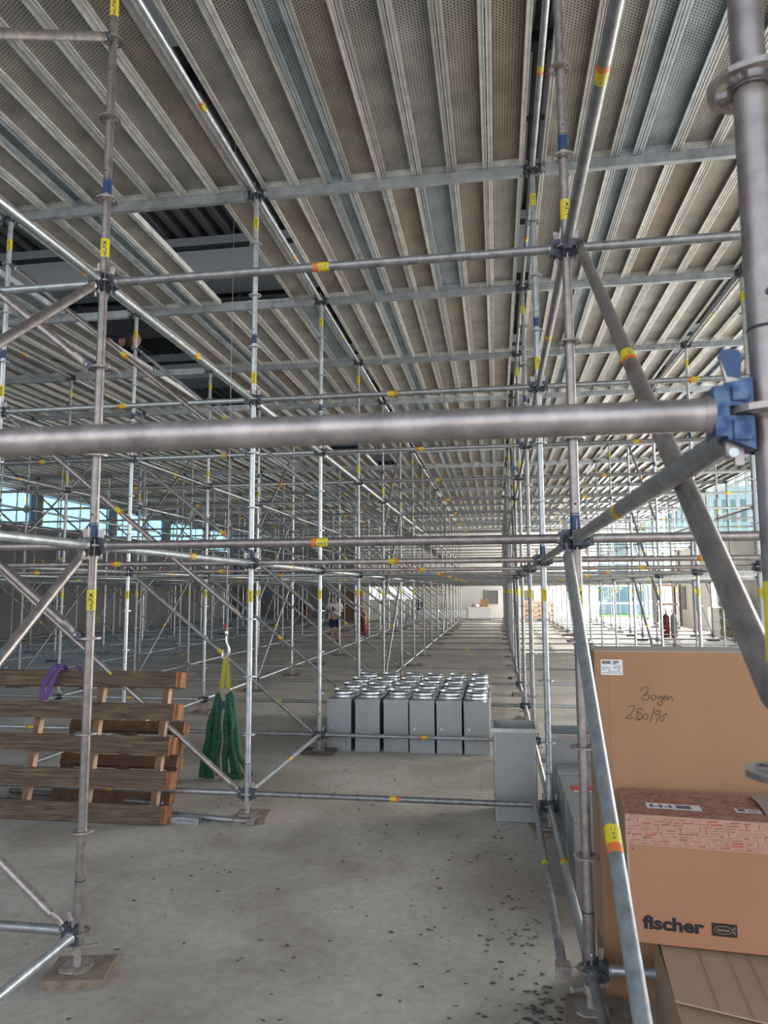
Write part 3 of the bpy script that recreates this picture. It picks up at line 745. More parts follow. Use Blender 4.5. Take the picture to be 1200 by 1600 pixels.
# ------------------------------------------------------------------ decks
def deck_meshes(wd, blue, L, tone=False):
    rl = 'rail_blue' if blue else 'rail'; pn = 'panel_blue' if blue else 'panel'
    out = {}; h = wd/2-.004
    fw = .042 if wd > .25 else .036
    q = MB(); q.add([(-h+.003, .02, .066), (h-.003, .02, .066), (h-.003, L-.02, .066), (-h+.003, L-.02, .066)], [(3, 2, 1, 0)], pn)
    q.add([(-h+.003, .02, .069), (h-.003, .02, .069), (h-.003, L-.02, .069), (-h+.003, L-.02, .069)], [(0, 1, 2, 3)], pn); out['perforated_panel'] = q
    for nm, s_ in (('side_rail0', -1), ('side_rail1', 1)):
        q = MB()
        pr = [(h, .070), (h, 0), (h-.012, 0), (h-.014, .008), (h-.024, .008), (h-.026, 0), (h-fw, 0), (h-fw, .016), (h-fw+.003, .016), (h-fw+.003, .004), (h-.029, .004), (h-.027, .012), (h-.011, .012), (h-.009, .004), (h-.003, .004), (h-.003, .070)]
        vs = [(s_*a, 0.0, z) for a, z in pr]+[(s_*a, L, z) for a, z in pr]; n = len(pr)
        fs = [(k, (k+1) % n, n+(k+1) % n, n+k) for k in range(n)]
        q.add(vs, fs, rl); out[nm] = q
    for nm, y0, s_ in (('end_cap0', 0, 1), ('end_cap1', L, -1)):
        q = MB(); ya, yb = sorted((y0, y0+s_*.02)); q.box((-h+.005, ya, .012), (h-.005, yb, .064), rl)
        for x in (-h+.04, h-.04):
            ya, yb = sorted((y0-s_*.055, y0)); q.box((x-.018, ya, .022), (x+.018, yb, .032), rl)
            q.box((x-.018, y0-s_*.055-.004, .004), (x+.018, y0-s_*.055+.004, .032), rl) if False else None
        out[nm] = q
    return out
DL = D-.062
DK = {}
for wd, bl in ((.32, False), (.32, True), (.19, True)):
    ms = deck_meshes(wd, bl, DL); DK[(wd, bl)] = ({k: v.mesh(k) for k, v in ms.items()}, merge(ms))
slots = [(.32, 0), (.32, 0), (.19, 1), (.32, 0), (.32, 0), (.32, 0), (.32, 0), (.32, 0)]
missing = set()
for sl in (5, 6, 7): missing.add((-1, 2, sl))
for jj in (2, 3, 4):
    for sl in (6, 7, 8): missing.add((-2, jj, sl))
for sl in (2, 3, 4): missing.add((-1, 6, sl))
for sl in (5, 6): missing.add((-1, 7, sl))
for sl in (1, 2): missing.add((-2, 10, sl))
decks = []
for j in range(1, NROW):
    for i in range(C0, C1):
        x = i*D+.073
        for n, (wd, bl) in enumerate(slots):
            blue = bool(bl) or ((i*31+j*17+n*7) % 23 == 0)
            if (i, j, n+1) not in missing: decks.append((i, j, n+1, x+wd/2, wd, blue))
            x += wd-.0005
ZD = zk(11)+.022
def dc(d): return Vector((d[3], d[1]*D+D/2, ZD))
dv = [d for d in decks if seen([dc(d), dc(d)+Vector((0, 1.2, 0)), dc(d)-Vector((0, 1.2, 0))], 10)]
dv.sort(key=lambda d: (dc(d)-CAM).length); dset = set(d[:3] for d in dv[:300])
q = MB()
for d in decks:
    i, j, n, x, wd, bl = d
    loc = (x, j*D+.031, ZD)
    key = (wd, bl)
    if d[:3] in dset:
        side = 'in the aisle bay' if i == 0 else 'in bay %s %s of aisle' % (NUM[-i if i < 0 else i], 'left' if i < 0 else 'right')
        o = thing('scaffold_deck', 'overhead steel deck, %s to %s row, %s from left %s' % (ORD[j], ORD[j+1], ORD[n], side), 'scaffold deck', loc, 0, 'perforated steel decks overhead')
        for kk, me in DK[key][0].items(): link(re.sub(r'\d+$', '', kk), me, o)
    else:
        src = DK[key][1]; mp = [q.mi(a) for a in src.mats]; b_ = len(q.v); tn = random.random()
        q.v += [(v[0]+loc[0], v[1]+loc[1], v[2]+loc[2]) for v in src.v]; q.f += [tuple(b_+a for a in f) for f in src.f]; q.m += [mp[a] for a in src.m]; q.smooth += src.smooth; q.tone += [tn]*len(src.f)
stuff(link('scaffold_deck_mass', q.mesh('scaffold_deck_mass', True)), 'far stretch of perforated steel platform decks overhead towards the back wall', 'scaffold decks')

# cross tube and duct above the opening
o = thing('ventilation_duct', 'dark rectangular ventilation duct above the left deck opening', 'duct', (-6.2, 12.1, 7.05))
q = MB(); q.box((0, 0, 0), (4.6, .9, .75), 'dark'); P(o, 'duct_body', q)
for x in (0, 1.15, 2.3, 3.45, 4.6):
    q = MB(); q.box((x-.02, -.04, -.04), (x+.02, .94, .79), 'dark'); P(o, 'flange', q)
for x in (.3, 4.3):
    q = MB(); q.tube((x, .45, .75), (x, .45, 1.72), .012, 'zinc', 8); P(o, 'hanger', q)
o = thing('hanging_light_panel', 'pale rectangular panel hung above the left deck opening', 'panel', (-5.6, 17.4, 6.95))
q = MB(); q.box((0, 0, 0), (2.2, 1.6, .06), 'whitesteel'); P(o, 'panel', q)
q = MB()
for x in (.15, 2.05): q.tube((x, .8, .06), (x, .8, 1.7), .01, 'dark', 6)
P(o, 'hanger', q)

# ------------------------------------------------------------------ galvanized vent boxes with round collars (6 x 4)
def ventbox_meshes(w_, d_, h_):
    out = {}
    q = MB(); q.box((0, 0, 0), (w_, d_, h_), 'sheet')
    q.box((-.004, -.002, h_-.03), (w_+.004, 0, h_+.002), 'sheet'); q.box((w_*.16, -.0025, h_*.44), (w_*.16+.022, -.001, h_*.44+.028), 'sheet_bright')
    for x in (.06, .16, .26): q.tube((x, -.002, h_-.016), (x, -.005, h_-.016), .004, 'sheet_bright', 8)
    q.box((0, 0, h_), (.004, d_, h_+.006), 'sheet_bright'); q.box((w_-.004, 0, h_), (w_, d_, h_+.006), 'sheet_bright'); out['body'] = q
    q = MB(); cx, cy_ = w_/2, d_/2; R = .124
    q.lathe([(R+.02, h_+.001), (R+.004, h_+.004), (R, h_+.01), (R, h_+.045), (R+.004, h_+.05), (R, h_+.055), (R, h_+.088), (R+.005, h_+.092), (R, h_+.097), (R-.004, h_+.094), (R-.004, h_+.0015), (0, h_+.0012)], 'sheet_bright', 32, (cx, cy_, 0)); out['collar'] = q
    q = MB(); q.lathe([(R+.003, h_+.075), (R+.006, h_+.078), (R+.006, h_+.084), (R+.003, h_+.087)], 'black', 32, (cx, cy_, 0)); out['rubber_seal'] = q
    return out
vb = {k: v.mesh(k) for k, v in ventbox_meshes(.305, .54, .62).items()}
vx = [.06, .415, .765, 1.09, 1.42, 1.755]
rn_ = ['front', 'second', 'third', 'rear']; cn = ['leftmost', 'second from left', 'third from left', 'fourth from left', 'fifth from left', 'rightmost']
for c_ in range(6):
    for r__ in range(4):
        o = thing('ventilation_box', 'galvanized vent box with round collar, %s row of the block, %s' % (rn_[r__], cn[c_]), 'ventilation box', (vx[c_]+random.uniform(-.004, .004)-.0*r__, 7.89+r__*.60+(.03 if c_ == 2 else 0)+random.uniform(-.01, .01), 0), random.uniform(-.004, .004), 'galvanized vent boxes beyond the aisle')
        link_parts(vb, o)

# open rectangular ducts on the right
def open_duct(loc, w_, d_, h_, lab, rz=0, mark=False):
    o = thing('sheet_metal_duct', lab, 'duct', loc, rz)
    q = MB(); t = .003
    q.box((0, 0, 0), (w_, t, h_), 'sheet'); q.box((0, d_-t, 0), (w_, d_, h_), 'sheet'); q.box((0, 0, 0), (t, d_, h_), 'sheet'); q.box((w_-t, 0, 0), (w_, d_, h_), 'sheet'); q.box((0, 0, 0), (w_, d_, t), 'sheet')
    q.box((.012, -.0015, .0), (.016, 0, h_-.04), 'sheet_bright'); q.box((w_-.016, -.0015, .0), (w_-.012, 0, h_-.04), 'sheet_bright'); P(o, 'duct_wall', q)
    q = MB(); e_ = .022
    q.box((-e_, -e_, h_-.004), (w_+e_, 0, h_), 'sheet_bright'); q.box((-e_, d_, h_-.004), (w_+e_, d_+e_, h_), 'sheet_bright'); q.box((-e_, 0, h_-.004), (0, d_, h_), 'sheet_bright'); q.box((w_, 0, h_-.004), (w_+e_, d_, h_), 'sheet_bright')
    q.box((-.002, -.003, h_-.035), (w_+.002, 0, h_-.004), 'sheet_bright'); q.box((.01, d_, h_-.035), (w_-.01, d_+.003, h_-.004), 'sheet')
    for k in range(6):
        q.tube((.04+k*(w_-.08)/5, d_-.003, h_-.02), (.04+k*(w_-.08)/5, d_-.006, h_-.02), .005, 'sheet_bright', 8); q.tube((.04+k*(w_-.08)/5, -.003, h_-.02), (.04+k*(w_-.08)/5, -.006, h_-.02), .004, 'sheet_bright', 8)
    P(o, 'flange', q); return o
open_duct((2.125, 5.39, 0), .365, .40, .78, 'open upright sheet metal duct standing behind the right aisle upright, floor tube across its front')
open_duct((2.60, 5.50, 0), .60, .42, .72, 'open upright sheet metal duct on the right, mostly hidden behind scaffold uprights')
def closed_duct(loc, w_, d_, h_, lab, mark):
    o = thing('sheet_metal_box', lab, 'duct', loc)
    q = MB(); q.box((0, 0, 0), (w_, d_, h_), 'sheet'); q.box((-.003, d_*.5-.01, 0), (0, d_*.5+.01, h_), 'sheet_bright'); q.box((0, -.002, h_-.006), (w_, .004, h_+.004), 'sheet_bright'); P(o, 'body', q)
    if mark:
        q = MB(); q.box((.06, d_*.62, h_), (.32, d_*.74, h_+.002), 'red'); q.box((.07, d_*.60, h_), (.3, d_*.62, h_+.0022), 'white'); P(o, 'red_label', q)
closed_duct((2.645, 5.06, 0), .62, .36, .485, 'low grey sheet metal box right of the aisle, farthest of the low pair', False)
closed_duct((2.645, 3.92, 0), .62, 1.12, .482, 'long low grey sheet metal box with red label right of the aisle', True)

# ------------------------------------------------------------------ cardboard boxes
STROKES = [[(2.8785, 1.4624), (2.8884, 1.4799), (2.9101, 1.4841), (2.919, 1.4788), (2.9151, 1.4591), (2.8969, 1.4432), (2.8913, 1.4392), (2.9085, 1.4473), (2.9221, 1.4436), (2.9192, 1.4279), (2.9073, 1.4176), (2.8906, 1.4219), (2.8833, 1.4296)], [(2.9374, 1.4439), (2.9293, 1.432), (2.9341, 1.4204), (2.9472, 1.423), (2.9539, 1.4364), (2.9467, 1.4456), (2.9374, 1.4439)], [(2.977, 1.4422), (2.9654, 1.4389), (2.9597, 1.4287), (2.9686, 1.4249), (2.9783, 1.4368), (2.9807, 1.4407), (2.9822, 1.4213), (2.983, 1.4057), (2.9734, 1.3954), (2.9613, 1.3975), (2.9586, 1.4053), (2.9757, 1.4134), (2.99, 1.4269)], [(2.9901, 1.4292), (3.001, 1.4349), (2.9998, 1.4426), (2.9906, 1.4394), (2.9885, 1.4269), (2.9973, 1.4208), (3.0082, 1.4272)], [(3.0089, 1.4412), (3.0111, 1.4242), (3.0178, 1.4367), (3.0255, 1.44), (3.0297, 1.4323), (3.0337, 1.4199)], [(2.8176, 1.383), (2.8334, 1.3927), (2.8486, 1.3899), (2.8481, 1.3758), (2.8317, 1.3521), (2.8055, 1.3296), (2.827, 1.3286), (2.844, 1.3328)], [(2.8789, 1.3803), (2.8633, 1.3722), (2.8573, 1.3565), (2.8705, 1.3607), (2.8816, 1.3515), (2.8823, 1.3337), (2.8689, 1.3217), (2.8536, 1.3229), (2.8501, 1.3306)], [(2.8765, 1.3764), (2.8976, 1.3706)], [(2.8701, 1.3529), (2.8565, 1.3386), (2.8652, 1.3255), (2.8768, 1.3297)], [(2.8969, 1.3519), (2.8872, 1.3392), (2.8919, 1.3246), (2.905, 1.3264), (2.9116, 1.3398), (2.906, 1.3521), (2.8969, 1.3534)], [(2.9454, 1.3817), (2.9308, 1.3425), (2.9179, 1.3073)], [(2.9617, 1.3533), (2.9499, 1.3452), (2.9467, 1.3584), (2.9571, 1.3702), (2.9699, 1.3666), (2.9652, 1.3471), (2.9528, 1.3236), (2.9466, 1.3041)], [(2.9766, 1.3474), (2.9677, 1.3355), (2.97, 1.3178), (2.9806, 1.318), (2.9874, 1.3337), (2.9841, 1.346), (2.9766, 1.3474)], [(2.996, 1.3571), (2.9912, 1.3508), (2.9955, 1.3462), (3.0011, 1.3518), (2.996, 1.3571)]]
def barcode(mb, fn, u0, v0, wd, ht, seed=1):
    rr = random.Random(seed); u = u0
    while u < u0+wd:
        a = rr.choice((.0008, .0014, .002)); mb.add([fn(u, v0), fn(min(u+a, u0+wd), v0), fn(min(u+a, u0+wd), v0+ht), fn(u, v0+ht)], [(0, 1, 2, 3)], 'black'); u += a+rr.choice((.0008, .0014))
def quad(mb, fn, u0, v0, u1, v1, mat): mb.add([fn(u0, v0), fn(u1, v0), fn(u1, v1), fn(u0, v1)], [(0, 1, 2, 3)], mat)
BX, BY = 2.662, 2.75
o = thing('cardboard_box', 'tallest cardboard box with handwriting on its side, standing behind the other cartons', 'cardboard box', (BX, BY, 0))
q = MB(); q.box((0, 0, 0), (1.25, .30, 1.655), 'kraft', {1: 'kraft_grey', 5: 'kraft_shade'})
q.add([(0, -.0006, .0), (.042, -.0006, .0), (.042, -.0006, 1.655), (0, -.0006, 1.655)], [(0, 1, 2, 3)], 'kraft'); q.box((.064, -.0012, 0), (.066, 0, 1.65), 'kraft_shade'); P(o, 'carton', q)
q = MB(); q.box((-.002, -.002, 1.655), (1.25, .14, 1.662), 'kraft_grey'); q.box((-.002, .16, 1.655), (1.25, .302, 1.662), 'kraft_grey'); P(o, 'top_flap', q)
q = MB()
for st in STROKES:
    P2 = [Vector((a-BX, -.001, z)) for a, z in st]; wq = .0014
    for a, bq in zip(P2[:-1], P2[1:]):
        d = (bq-a); 
        if d.length < 1e-6: continue
        d.normalize(); nv = Vector((-d.z, 0, d.x))*wq; a2 = a-d*wq*.6; b2 = bq+d*wq*.6
        q.add([a2-nv, b2-nv, b2+nv, a2+nv], [(0, 1, 2, 3)], 'black')
P(o, 'handwriting', q)
q = MB(); fn = lambda u, v: (2.693-BX+u, -.0015, 1.541+v)
quad(q, fn, 0, 0, .106, .076, 'white'); fn2 = lambda u, v: (2.693-BX+u, -.0022, 1.541+v)
barcode(q, fn2, .006, .054, .044, .016, 3)
put_text(q, '2PF', .022, 'black', lambda u, v: fn2(.058+u, .054+v), .0006, fit=.030)
rr = random.Random(5)
for k in range(5):
    u = .006
    while u < .095:
        l_ = rr.uniform(.006, .018)
        if rr.random() < .7: quad(q, fn2, u, .042-k*.0085, min(u+l_, .1), .0455-k*.0085, 'grey_ink')
        u += l_+.004
P(o, 'shipping_label', q)

FR = math.radians(-5.0)
o = thing('cardboard_box', 'carton printed fischer with red patterned lid, stacked on the open carton', 'cardboard box', (2.712, 2.288, .48), FR)
HB = .52; WB = 1.05; DB = .41
q = MB(); q.box((0, 0, 0), (WB, DB, HB), 'kraft_red', {5: 'kraft_shade'}); q.box((.0, -.0008, 0), (.010, 0, HB), 'kraft_light')
q.tube((.025, -.001, .378), (.025, .001, .378), .003, 'black', 8); P(o, 'carton', q)
q = MB(); q.box((-.003, -.003, HB-.122), (WB+.003, DB+.003, HB+.003), 'tape', {5: 'kraft_shade'})
ff = lambda u, v: (u, -.0038, HB-.122+v); ft = lambda u, v: (u, v, HB+.0036)
rr = random.Random(11)
for fnn, hh_, off in ((ff, .122, 0), (ft, DB, .0)):
    v = .006; rowi = 0
    while v < hh_-.006:
        u = rr.uniform(0, .02)
        while u < WB-.05:
            l_ = rr.uniform(.015, .055); kind = rr.random(); mt = 'tape_red' if kind < .35 else 'tape_brown'
            tilt = .05*l_*(1 if rowi % 2 == 0 else 1)
            if kind < .75:
                th = rr.choice((.002, .003, .005, .007))
                q.add([fnn(u, v), fnn(u+l_, v+tilt), fnn(u+l_, v+tilt+th), fnn(u, v+th)], [(0, 1, 2, 3)], mt)
            elif kind < .85: q.add([fnn(u+.01, v-.004), fnn(u+.014, v-.004), fnn(u+.014, v+.018), fnn(u+.01, v+.018)], [(0, 1, 2, 3)], mt)
            elif kind < .93:
                pts_ = [(u+.012+.010*math.cos(a*PI/5), v+.006*math.sin(a*PI/5)+.004) for a in range(10)]
                for a in range(10):
                    p1, p2 = pts_[a], pts_[(a+1) % 10]; q.add([fnn(*p1), fnn(*p2), fnn(p2[0], p2[1]+.002), fnn(p1[0], p1[1]+.002)], [(0, 1, 2, 3)], mt)
            u += l_+rr.uniform(.004, .02)
        v += .0115; rowi += 1
P(o, 'printed_lid', q)
q = MB(); fg = lambda u, v: (u, v, HB+.0044); quad(q, fg, .10, .10, .33, .185, 'white'); fg2 = lambda u, v: (u, v, HB+.0050)
barcode(q, fg2, .225, .12, .065, .05, 8)
for k in range(5): quad(q, fg2, .115+k*.02, .12+.004*(k % 2), .128+k*.02, .165, 'grey_ink') if k % 2 == 0 else quad(q, fg2, .115+k*.02, .13, .13+k*.02, .14, 'grey_ink')
P(o, 'address_label', q)
q = MB(); quad(q, fg, .47, .12, .575, .18, 'white'); barcode(q, fg2, .48, .135, .03, .04, 9)
for k in range(3): quad(q, fg2, .52, .135+k*.014, .56, .141+k*.014, 'grey_ink')
P(o, 'small_label', q)
q = MB()   # crumpled clear sleeve with papers
pv = []
for a in range(7):
    for b_ in range(5): pv.append((.58+a*.06, .08+b_*.075, HB+.008+.014*abs(math.sin(a*1.7+b_*2.3))))
q.add(pv, [(a*5+b_, (a+1)*5+b_, (a+1)*5+b_+1, a*5+b_+1) for a in range(6) for b_ in range(4)], 'kraft_grey', True); quad(q, lambda u, v: (u, v, HB+.024), .68, .14, .9, .3, 'white'); P(o, 'document_pouch', q)
q = MB(); fz = lambda u, v: (.052+u, -.0012, .060+v)
put_text(q, 'fischer', .072, 'black', fz, .0032, fit=.245)
P(o, 'fischer_lettering', q)
q = MB(); fb = lambda u, v: (.325+u, -.0012, .056+v); quad(q, fb, 0, 0, .098, .052, 'black'); fb2 = lambda u, v: (.325+u, -.0020, .056+v)
def ringed(mb, fn, cx, cy_, a, b_, w_, mat, n=24):
    for k in range(n):
        t0, t1 = 2*PI*k/n, 2*PI*(k+1)/n
        mb.add([fn(cx+a*math.cos(t0), cy_+b_*math.sin(t0)), fn(cx+a*math.cos(t1), cy_+b_*math.sin(t1)), fn(cx+(a-w_)*math.cos(t1), cy_+(b_-w_)*math.sin(t1)), fn(cx+(a-w_)*math.cos(t0), cy_+(b_-w_)*math.sin(t0))], [(0, 1, 2, 3)], mat)
ringed(q, fb2, .045, .026, .036, .016, .0022, 'kraft')
for s_ in (1, -1): q.add([fb2(.079, .026), fb2(.092, .026+s_*.014), fb2(.090, .026+s_*.016), fb2(.077, .026+s_*.003)], [(0, 1, 2, 3)], 'kraft')
q.add([fb2(.090, .013), fb2(.092, .012), fb2(.088, .026), fb2(.092, .040), fb2(.090, .039), fb2(.086, .026)], [(0, 1, 2, 5), (5, 2, 3, 4)], 'kraft')
put_text(q, 'fischer', .013, 'kraft', lambda u, v: fb2(.020+u, .022+v), .0004, fit=.05)
P(o, 'fish_logo', q)

# lower open carton
o = thing('cardboard_box', 'open carton with creased flaps at the bottom right corner, under the fischer carton', 'cardboard box', (2.79, 1.55, 0), math.radians(-4))
q = MB(); H = .40; W2 = .95; D2 = 1.05; t = .005
q.box((0, 0, 0), (W2, t, H-.02), 'kraft_light'); q.box((0, 0, 0), (t, D2, H+.0), 'kraft_light', {5: 'kraft_shade'}); q.box((W2-t, 0, 0), (W2, D2, H), 'kraft_light'); q.box((0, D2-t, 0), (W2, D2, H), 'kraft_light'); q.box((0, 0, 0), (W2, D2, t), 'kraft_light'); P(o, 'carton', q)
q = MB(); q.add([(-.004, .40, H+.028), (W2, .16, H+.022), (W2, D2-.02, H+.075), (-.004, D2-.14, H+.072), (-.004, .40, H+.022), (W2, .16, H+.016), (W2, D2-.02, H+.069), (-.004, D2-.14, H+.066)], [(0, 1, 2, 3), (7, 6, 5, 4), (0, 4, 5, 1), (1, 5, 6, 2), (3, 2, 6, 7), (0, 3, 7, 4)], 'kraft_light')
for u in (.14, .25, .33, .41): q.box((u, .38-.2*u, H+.029), (u+.005, D2-.16, H+.0305), 'kraft_shade', rot=None) if False else q.add([(u, .40-.24*u, H+.0295), (u+.004, .40-.24*u, H+.0295), (u+.004, D2-.15, H+.0735), (u, D2-.15, H+.0735)], [(0, 1, 2, 3)], 'kraft')
P(o, 'upper_flap', q)
q = MB(); q.add([(.0, .0, H-.02), (W2, .0, H-.02), (W2, .48, H+.005), (.0, .52, H+.008), (.0, .0, H-.026), (W2, .0, H-.026), (W2, .48, H-.001), (.0, .52, H+.002)], [(0, 1, 2, 3), (7, 6, 5, 4), (0, 4, 5, 1), (1, 5, 6, 2), (3, 2, 6, 7), (0, 3, 7, 4)], 'kraft_light'); P(o, 'lower_flap', q)
q = MB(); q.add([(.56, .55, H+.0475), (.72, .55, H+.0475), (.72, .66, H+.0535), (.56, .66, H+.0535)], [(0, 1, 2, 3)], 'white'); P(o, 'shipping_label', q)

# ------------------------------------------------------------------ timber frame leaning on the left, with battens
TL = math.atan2(.257, 1.25)
def lean(loc, ang, name, lab, cat):
    o = bpy.data.objects.new(name, None); COL.objects.link(o); o.matrix_world = Matrix.Translation(loc) @ Matrix.Rotation(-ang, 4, 'X'); tag(o, lab, cat); return o
o = lean((-.66, 4.86, .012), TL, 'wooden_pallet', 'large weathered wooden pallet leaning upright on the left, purple strap on it', 'pallet')
for n, (z0, z1, ov) in enumerate(((.0, .15, 0), (.275, .425, .01), (.56, .71, .0), (.85, .99, .01), (1.13, 1.27, .0))):
    q = MB(); q.box((-3.0, 0, z0), (0+ov, .035, z1), 'oldwood', {3: 'redwood'})
    for kx in ((-.32, .5), (-1.2, .35), (-1.75, .6), (-2.4, .4))[n % 2::(1 if n % 3 else 2)]:
        zc = z0+(z1-z0)*kx[1]; xc = kx[0]-.13*n; q.add([(xc+.016*math.cos(a*PI/5), -.0008, zc+.012*math.sin(a*PI/5)) for a in range(10)], [tuple(range(10))], 'board_dark'); q.add([(xc+.008*math.cos(a*PI/5), -.0014, zc+.006*math.sin(a*PI/5)) for a in range(10)], [tuple(range(10))], 'black')
    P(o, 'front_plank', q)
    q = MB(); q.box((-3.0, .105, z0), (.03+ov, .135, z1), 'oldwood', {3: 'redwood'}); P(o, 'rear_plank', q)
    q = MB(); q.box((-.02+ov, .036, z0+.003), (.028+ov, .104, z1-.003), 'redwood'); P(o, 'end_block', q)
for x in (-.13, -.76, -1.34, -1.95, -2.55):
    q = MB(); q.box((x, .037, .02), (x+.055, .103, 1.25), 'newwood', {2: 'palletwood'}); P(o, 'batten', q)
o = lean((-1.05, 5.42, .012), .42, 'wooden_pallet', 'smaller reddish wooden pallet leaning behind the large weathered pallet', 'pallet')
for z0 in (.0, .33, .66):
    for dy in (0, .11):
        q = MB(); q.box((-1.0, dy, z0), (.2, dy+.025, z0+.10), 'palletwood', {3: 'redwood'}); P(o, 'plank', q)
for x in (-1.0, -.42, .1):
    q = MB(); q.box((x, .026, .0), (x+.1, .109, .76), 'palletwood', {1: 'newwood'}); P(o, 'block', q)
o = tag(bpy.data.objects.new('webbing_strap', None), 'purple webbing strap looped over the top plank of the large pallet', 'strap'); COL.objects.link(o); o.location = (-1.78, 5.10, 1.30)
q = MB()
q.ribbon([(.02, .06, -.06), (.02, .02, -.005), (.02, -.05, -.006), (.01, -.075, -.05), (-.02, -.085, -.12), (-.045, -.10, -.20), (-.06, -.11, -.27), (-.075, -.115, -.30), (-.095, -.115, -.28), (-.105, -.11, -.20), (-.085, -.10, -.12), (-.045, -.09, -.05), (-.01, -.07, .0), (0, .0, .012), (0, .06, .0)], (.042, .012, 0), .004, 'purple'); P(o, 'front_loop', q)
q = MB(); q.ribbon([(.03, .05, -.005), (.08, .155, -.02), (.10, .16, -.12), (.12, .15, -.22), (.10, .14, -.24)], (.035, .02, 0), .004, 'purple'); P(o, 'rear_loop', q)

# loose tubes and channel on the floor behind the pallet
o = thing('loose_scaffold_tube', 'loose scaffold tube lying on the floor by the large pallet', 'tube', (.06, 5.02, .026), 0)
q = MB(); q.tube((0, 0, 0), (-2.5, .32, 0), RT, 'zinc', 16); P(o, 'tube', q)
q = MB(); q.box((-.02, -.035, -.02), (.06, .035, .03), 'zinc_warm'); q.tube((.04, -.04, .03), (.10, .0, .05), .008, 'jack', 8); P(o, 'end_coupler', q)
o = thing('steel_channel', 'short perforated steel channel lying on the floor at the large pallet corner', 'steel profile', (-.36, 4.95, 0), math.radians(-5))
q = MB(); q.box((-.9, 0, 0), (0, .003, .05), 'beam'); q.box((-.9, 0, .047), (0, .06, .05), 'rail_blue'); q.box((-.9, .057, 0), (0, .06, .05), 'beam')
q.box((-.2, -.001, .012), (-.02, 0, .035), 'grey_ink')
for k in range(14): q.box((-.195+k*.0125, -.0016, .016), (-.188+k*.0125, -.001, .030), 'sheet_bright')
P(o, 'channel', q)
tag(link('loose_scaffold_tube', (lambda q: (q.tube((-2.6, 5.62, .026), (-.9, 5.40, .026), RT, 'zinc', 12), q.mesh('tube'))[1])(MB())), 'loose scaffold tube lying on the floor behind the small pallet', 'tube')
# second lengthwise tube by the right aisle upright
o = thing('loose_scaffold_tube', 'extra lengthwise tube just inside the right aisle edge, beside the floor-level ledger', 'tube', (0, 0, 0))
q = MB(); q.tube((2.455, 5.08, .225), (2.455, 2.66, .17), RT, 'zinc', 20); P(o, 'tube', q)
q = MB(); q.box((2.425, 5.06, .20), (2.49, 5.13, .26), 'zinc_warm'); P(o, 'coupler', q)
q = MB(); q.box((2.42, 2.61, .145), (2.49, 2.68, .20), 'zinc_warm'); q.tube((2.45, 2.645, .19), (2.56, 2.60, .19), .012, 'jack', 8); P(o, 'coupler', q)
q = MB(); q.tube((2.455, 3.86, .1995), (2.455, 3.92, .2007), RT+.0006, 'yellow', 18, caps=False); P(o, 'sticker', q)

# ------------------------------------------------------------------ hoist wire with slings
HX, HY = -.705, 6.4
o = thing('hoist_wire', 'thin hoist wire with steel hook hanging through the deck opening', 'hoist wire', (HX, HY, 1.24))
q = MB(); q.tube((0, 0, .28), (0, 0, 7.1), .0035, 'zinc_bright', 6); P(o, 'wire', q)
q = MB(); q.tube((0, 0, .34), (0, 0, .37), .018, 'red', 12); q.tube((0, 0, .37), (0, 0, .60), .008, 'blue_worn', 8); P(o, 'clamp', q)
q = MB()
hp = [(0, 0, .27), (0, 0, .20), (.012, 0, .17), (.035, 0, .12), (.038, 0, .07), (.02, 0, .02), (-.01, 0, .005), (-.035, 0, .02), (-.042, 0, .06), (-.03, 0, .09)]
q.sweep(hp, [.009, .009, .011, .012, .013, .013, .013, .012, .009, .006], 'sheet_bright', 10); q.lathe([(.010, .25), (.018, .26), (.018, .30), (.010, .31)], 'sheet_bright', 12); P(o, 'hook', q)
q = MB(); q.ribbon([(-.03, -.012, .11), (-.015, -.013, .06)], (.012, 0, 0), .002, 'zinc'); P(o, 'safety_latch', q)
o = thing('yellow_strap', 'yellow webbing strap on the hook of the hoist wire', 'strap', (HX, HY, .88))
q = MB(); q.ribbon([(-.035, -.01, 0), (-.03, -.01, .12), (-.012, -.006, .28), (0, -.0, .385), (.006, .012, .40), (.012, .014, .30), (.025, .014, .12), (.03, .012, 0)], (.045, .004, 0), .004, 'strap'); P(o, 'webbing', q)
q = MB(); q.box((-.045, -.016, -.07), (.045, -.008, .06), 'kraft_grey'); q.box((-.03, -.020, -.16), (.04, -.012, -.07), 'blue_worn'); P(o, 'care_label', q)
for s_, lab, tp, bt, rr_ in ((-1, 'dark green round sling hanging from the yellow strap, left wide strand', -.06, -.16, 1), (1, 'dark green round sling hanging from the yellow strap, right strand flaring to the floor', .05, .10, 2)):
    o = thing('round_sling', lab, 'sling', (HX, HY, 0))
    rg = random.Random(rr_)
    for k in range(4):
        off = (k-1.5)*.022
        q = MB(); pts_ = []
        for a in range(12):
            tt = a/11; x = tp+(bt-tp)*tt**.8+off*(.6+1.9*tt)+.008*math.sin(a*1.3+k*2); 
            if s_ > 0 and tt > .7: x += (tt-.7)*.32*(k/3+.1)
            pts_.append((x, -.02+.028*(k % 2)+.01*math.sin(a+k), .88-.86*tt+(.02 if k % 2 else .0)))
        q.sweep(pts_, [.012+.020*math.sin(PI*min(1, (a/11)*.55+.12)) for a in range(12)], 'green', 9); P(o, 'strand', q)
    q = MB(); q.sweep([(bt-.05, -.02, .045), (bt, -.03, .035), (bt+.06+(.06 if s_ > 0 else 0), -.01, .04)], .028, 'green', 9); P(o, 'bottom_bend', q)

